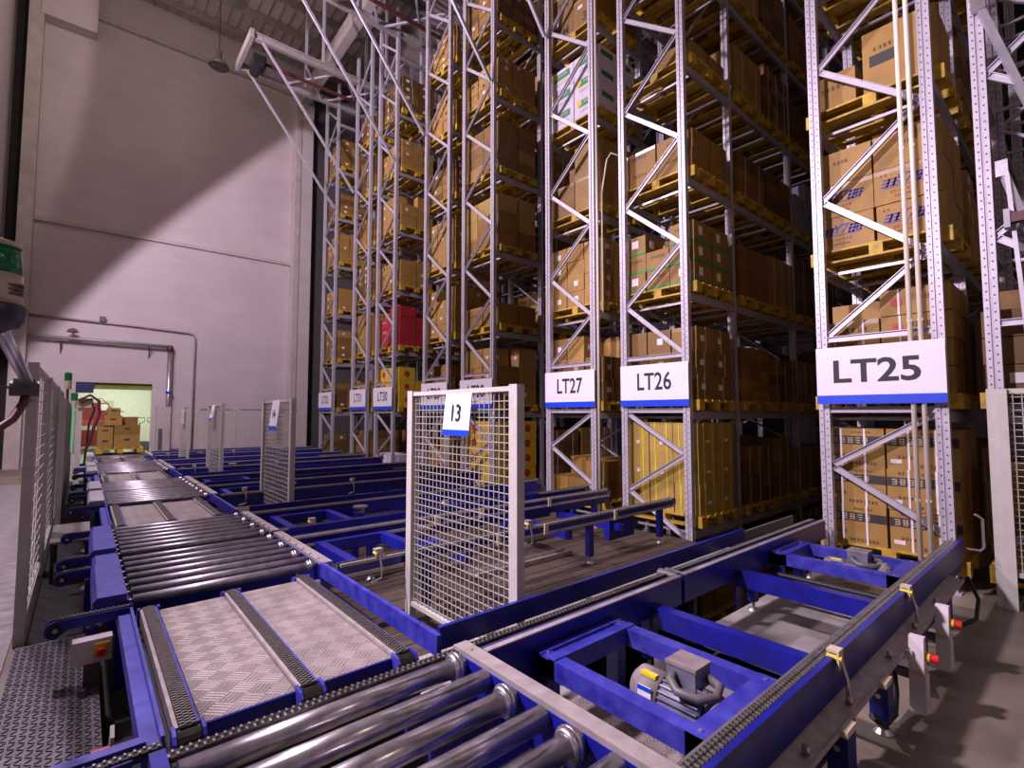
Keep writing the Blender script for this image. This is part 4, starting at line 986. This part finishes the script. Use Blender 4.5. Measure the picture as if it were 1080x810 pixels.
# fence in front of the far wall
xs = [2.72, 3.88, 5.2, 5.95]
for i in range(3): fence_panel(['mesh fence panel in front of the far wall, next to the grey cabinet', 'middle mesh fence panel in front of the far wall', 'mesh fence panel in front of the far wall by the pillar'][i], 'x', 18.75, xs[i] + .06, xs[i + 1] - .06, .1, 1.76, 'far wall fence panels', .1, .1, .003, 0, None, 'gdark')
t = thing('door_cabinet', 'narrow grey-beige cabinet panel right of the doorway', 'cabinet', (1.9, 19.0, 0)); B('body', 'fence', t, 1.72, 2.06, 18.9, 19.2, 0, 1.82); B('side_panel', 'pillar', t, 1.9, 2.08, 18.86, 18.9, 0, 1.82); B('opening', 'gdark', t, 1.78, 1.88, 18.885, 18.9, .5, 1.15)
# fence along the left walkway
for i, (a, b) in enumerate(((5.0, 7.0), (7.1, 9.1), (9.2, 11.2))):
    fence_panel(['nearest grey mesh fence panel along the left walkway', 'second grey mesh fence panel along the left walkway', 'farthest grey mesh fence panel along the left walkway'][i], 'y', -.285, a, b, .12, 1.98, 'left walkway fence panels', .10, .085, .0028, vstep=.3)
fence_panel('white mesh fence panel at the right edge before the racks', 'x', .60 - 0.02, 5.0, 5.9, .2, 1.82, None, .05, .09) if False else None
t = thing('fence_panel', 'white mesh fence panel at the right edge of the hall', 'fence', (5.93, .2, 0))
MB().box(5.90, 5.96, .52, .63, 0, 1.83).build('post', 'fence', t)
MB().box(5.88, 5.90, .50, .57, 0, 1.83).build('post_cover', 'fence', t)
MB().box(5.91, 5.95, -.6, .5, 1.79, 1.83).build('rail', 'fence', t); MB().box(5.91, 5.95, -.6, .5, .27, .31).build('rail', 'fence', t)
mb = MB(); u = .47
while u > -.6: mb.bar((5.93, u, .27), (5.93, u, 1.83), .006, .006); u -= .055
z = .33
while z < 1.8: mb.bar((5.93, -.6, z), (5.93, .5, z), .006, .006); z += .055
mb.build('wire_mesh', 'wire', t, kind='stuff')
# leaning struts, cable tray and brown beam in front of the right-edge rack
t = thing('rack_strut', 'dark slanted steel strut leaning on the rack at the right edge, upper one', 'strut', (X0, .5, 5.1), 'struts at the right edge'); MB().bar((X0 - .04, .56, 5.35), (X0 + .1, .1, 3.6), .05, .05).build('bar', 'beam', t); B('clamp', 'steel', t, X0 - .07, X0 - .02, .5, .6, 5.25, 5.4)
t = thing('rack_strut', 'dark slanted steel strut leaning on the rack at the right edge, lower one', 'strut', (X0, .5, 3.5), 'struts at the right edge'); MB().bar((X0 - .04, .46, 3.75), (X0 + .1, .1, 2.2), .05, .05).bar((X0 - .05, .43, 3.7), (X0 - .05, .36, 2.2), .05, .03).build('bar', 'brace', t); B('clamp', 'steel', t, X0 - .07, X0 - .02, .42, .5, 3.68, 3.82)
t = thing('brown_beam', 'rust-brown horizontal steel beam at the right edge', 'beam', (X0 - .1, 0, 3.28)); B('flange', 'redp', t, X0 - .14, X0 - .06, -.6, .42, 3.24, 3.32); B('end_plate', 'beam', t, X0 - .15, X0 - .05, .42, .46, 3.2, 3.36)
# ------------------------------------------------------------------ left foreground
t = thing('step_plate', 'dark steel tread plate lying beside the foreground conveyor', 'step', (-.07, 3.3, 0))
B('plate', 'step', t, -.26, .115, 2.2, 4.33, .175, .2)
mb = MB()
for i in range(70):
    for j in range(12):
        yv = 2.22 + i * .030; xx = -.245 + j * .0315 + (.0 if i % 2 else .0)
        s = 1 if (i + j) % 2 else -1
        mb.bar((xx - .009, yv - s * .009, .2015), (xx + .009, yv + s * .009, .2015), .006, .006)
mb.build('tread', 'step', t, kind='stuff')
B('side_skirt', 'black', t, .105, .115, 2.2, 4.33, 0, .175); B('side_skirt', 'black', t, -.26, .105, 4.3, 4.33, 0, .175)
t = thing('step_plate', 'small tread plate beside the LT27 roller conveyor', 'step', (-.05, 6.9, 0)); B('plate', 'tread', t, -.2, .1, 6.5, 7.5, .38, .4); 
for yv in (6.55, 7.45): B('leg', 'black', t, -.19, -.16, yv - .02, yv + .02, 0, .38)
t = thing('control_box', 'white control box with red stop button below the left conveyor channel', 'control box', (.05, 3.25, .15))
B('body', 'box', t, .0, .165, 3.50, 3.58, .31, .43); B('yellow_plate', 'lyel', t, .09, .155, 3.485, 3.50, .34, .41); MB().cyl((.12, 3.455, .37), (.12, 3.485, .37), .02, 12).build('stop_button', 'estop', t); B('bracket', 'gdark', t, .05, .12, 3.51, 3.57, 0, .31)
t = thing('lever', 'grey lever with red knob beside the foreground channel', 'lever', (.1, 2.45, .2)); MB().bar((.125, 2.55, .2), (.125, 2.4, .46), .05, .012, up=(1, 0, 0)).build('arm', 'fence', t); MB().cyl((.07, 2.52, .33), (.12, 2.52, .33), .022, 12).build('knob', 'estop', t); B('post', 'gdark', t, .11, .14, 2.5, 2.56, 0, .25)
t = thing('beacon', 'green and cream signal beacon on slanted tube at the left edge', 'beacon', (-.2, 1.95, 1.87))
MB().lathe((-.2, 1.95, 1.88), [(.03, -.03), (.055, -.02), (.066, .0), (.07, .035), (.066, .04)], 24).build('base', 'navy', t, smooth=True)
MB().lathe((-.2, 1.95, 1.92), [(.062, 0), (.058, .085)], 24).build('body', 'beige', t, smooth=True)
for k in range(3): B('louvre', 'gdark', t, -.2 + .03, -.2 + .062, 1.9, 1.94, 1.945 + k * .012, 1.951 + k * .012)
MB().lathe((-.2, 1.95, 2.005), [(.056, 0), (.052, .075)], 24).build('lens', 'green', t, smooth=True)
MB().lathe((-.2, 1.95, 2.08), [(.054, 0), (.052, .014), (.03, .02)], 24).build('cap', 'beige', t, smooth=True)
MB().cyl((-.185, 1.96, 1.86), (-.162, 2.6, 1.735), .018, 14).build('tube', 'steel', t, smooth=True)
MB().box(-.20, -.14, 2.57, 2.66, 1.69, 1.75).cyl((-.21, 2.6, 1.715), (-.13, 2.6, 1.715), .03, 10).build('clamp', 'gdark', t)
MB().bar((-.19, 2.62, 1.72), (-.285, 5.0, 1.72), .03, .03).build('bracket_arm', 'gdark', t)
MB().tube([(-.165, 2.6, 1.70), (-.17, 2.58, 1.66), (-.195, 2.55, 1.6), (-.25, 2.5, 1.545), (-.35, 2.4, 1.51), (-.6, 2.3, 1.48)], .014, 8).build('cable', 'cable', t, smooth=True)
MB().tube([(-.165, 2.6, 1.715), (-.3, 2.5, 1.72), (-.7, 2.3, 1.74)], .005, 6).build('thin_cable', 'black', t)
# stack light and cabinets far left
t = thing('stack_light', 'slim stack light with green top on pole by the left fence', 'beacon', (-.2, 10.4, 0))
MB().cyl((-.2, 10.4, 0), (-.2, 10.4, 2.05), .018, 8).build('pole', 'gdark', t); MB().lathe((-.2, 10.4, 2.0), [(.045, 0), (.045, .13)], 14).build('body', 'beige', t); MB().lathe((-.2, 10.4, 2.13), [(.045, 0), (.045, .12), (.02, .13)], 14).build('lens', 'green', t)
t = thing('stack_light', 'lower stack light with glowing green column near the doorway', 'beacon', (-.17, 12.5, 0))
MB().cyl((-.17, 12.5, 0), (-.17, 12.5, .9), .02, 8).build('pole', 'gdark', t); MB().cyl((-.17, 12.5, .9), (-.17, 12.5, 1.75), .022, 10).build('lit_column', 'greenlit', t); MB().lathe((-.14, 12.5, 1.8), [(.05, 0), (.05, .06)], 12).build('body', 'beige', t); MB().lathe((-.14, 12.5, 1.86), [(.05, 0), (.05, .14), (.02, .15)], 12).build('lens', 'green', t)
t = thing('guard_screen', 'dark grey metal guard screen standing behind the left mesh fence', 'screen', (-.2, 12, 0)); B('sheet', 'gdark', t, -.22, -.18, 8.6, 12.0, .1, 1.8); B('post', 'fence', t, -.24, -.16, 12.0, 12.1, 0, 1.85); B('post', 'fence', t, -.23, -.17, 8.5, 8.6, 0, 1.82)
t = thing('scanner_post', 'grey scanner post with dangling dark cables beside the doorway conveyor', 'scanner', (-.05, 14.5, 0)); B('post', 'fence', t, -.12, -.02, 14.4, 14.5, 0, 1.75); B('head', 'beige', t, -.1, .12, 14.35, 14.55, 1.75, 1.95)
MB().tube([(-.1, 14.3, 1.9), (.1, 14.3, 2.02), (.25, 14.3, 1.9), (.27, 14.3, 1.6), (.18, 14.3, 1.3), (.12, 14.3, 1.0), (.05, 14.3, .8)], .03, 8).build('cable', 'cable', t); MB().tube([(-.05, 14.3, 1.85), (.12, 14.3, 1.95), (.18, 14.3, 1.7), (.1, 14.3, 1.4), (.05, 14.3, .5)], .02, 8).build('cable', 'black', t)
MB().tube([(.0, 14.3, 1.9), (.3, 14.3, 1.95), (.5, 14.3, 1.7), (.7, 14.3, 1.66)], .008, 6).build('thin_cable', 'cable', t)
# red sprinkler pipe under the roof
t = thing('sprinkler_pipe', 'dark red sprinkler pipe running under the roof', 'pipe', (6, 13, 14.9)); MB().cyl((2.5, 13.2, 14.7), (14, 13.2, 14.7), .06, 10).build('pipe_run', 'redp', t)
for xx in (4, 7, 10): MB().cyl((xx, 13.2, 14.7), (xx, 13.2, ZR - .02), .012, 6).build('hanger', 'gdark', t)
bpy.context.view_layer.update()
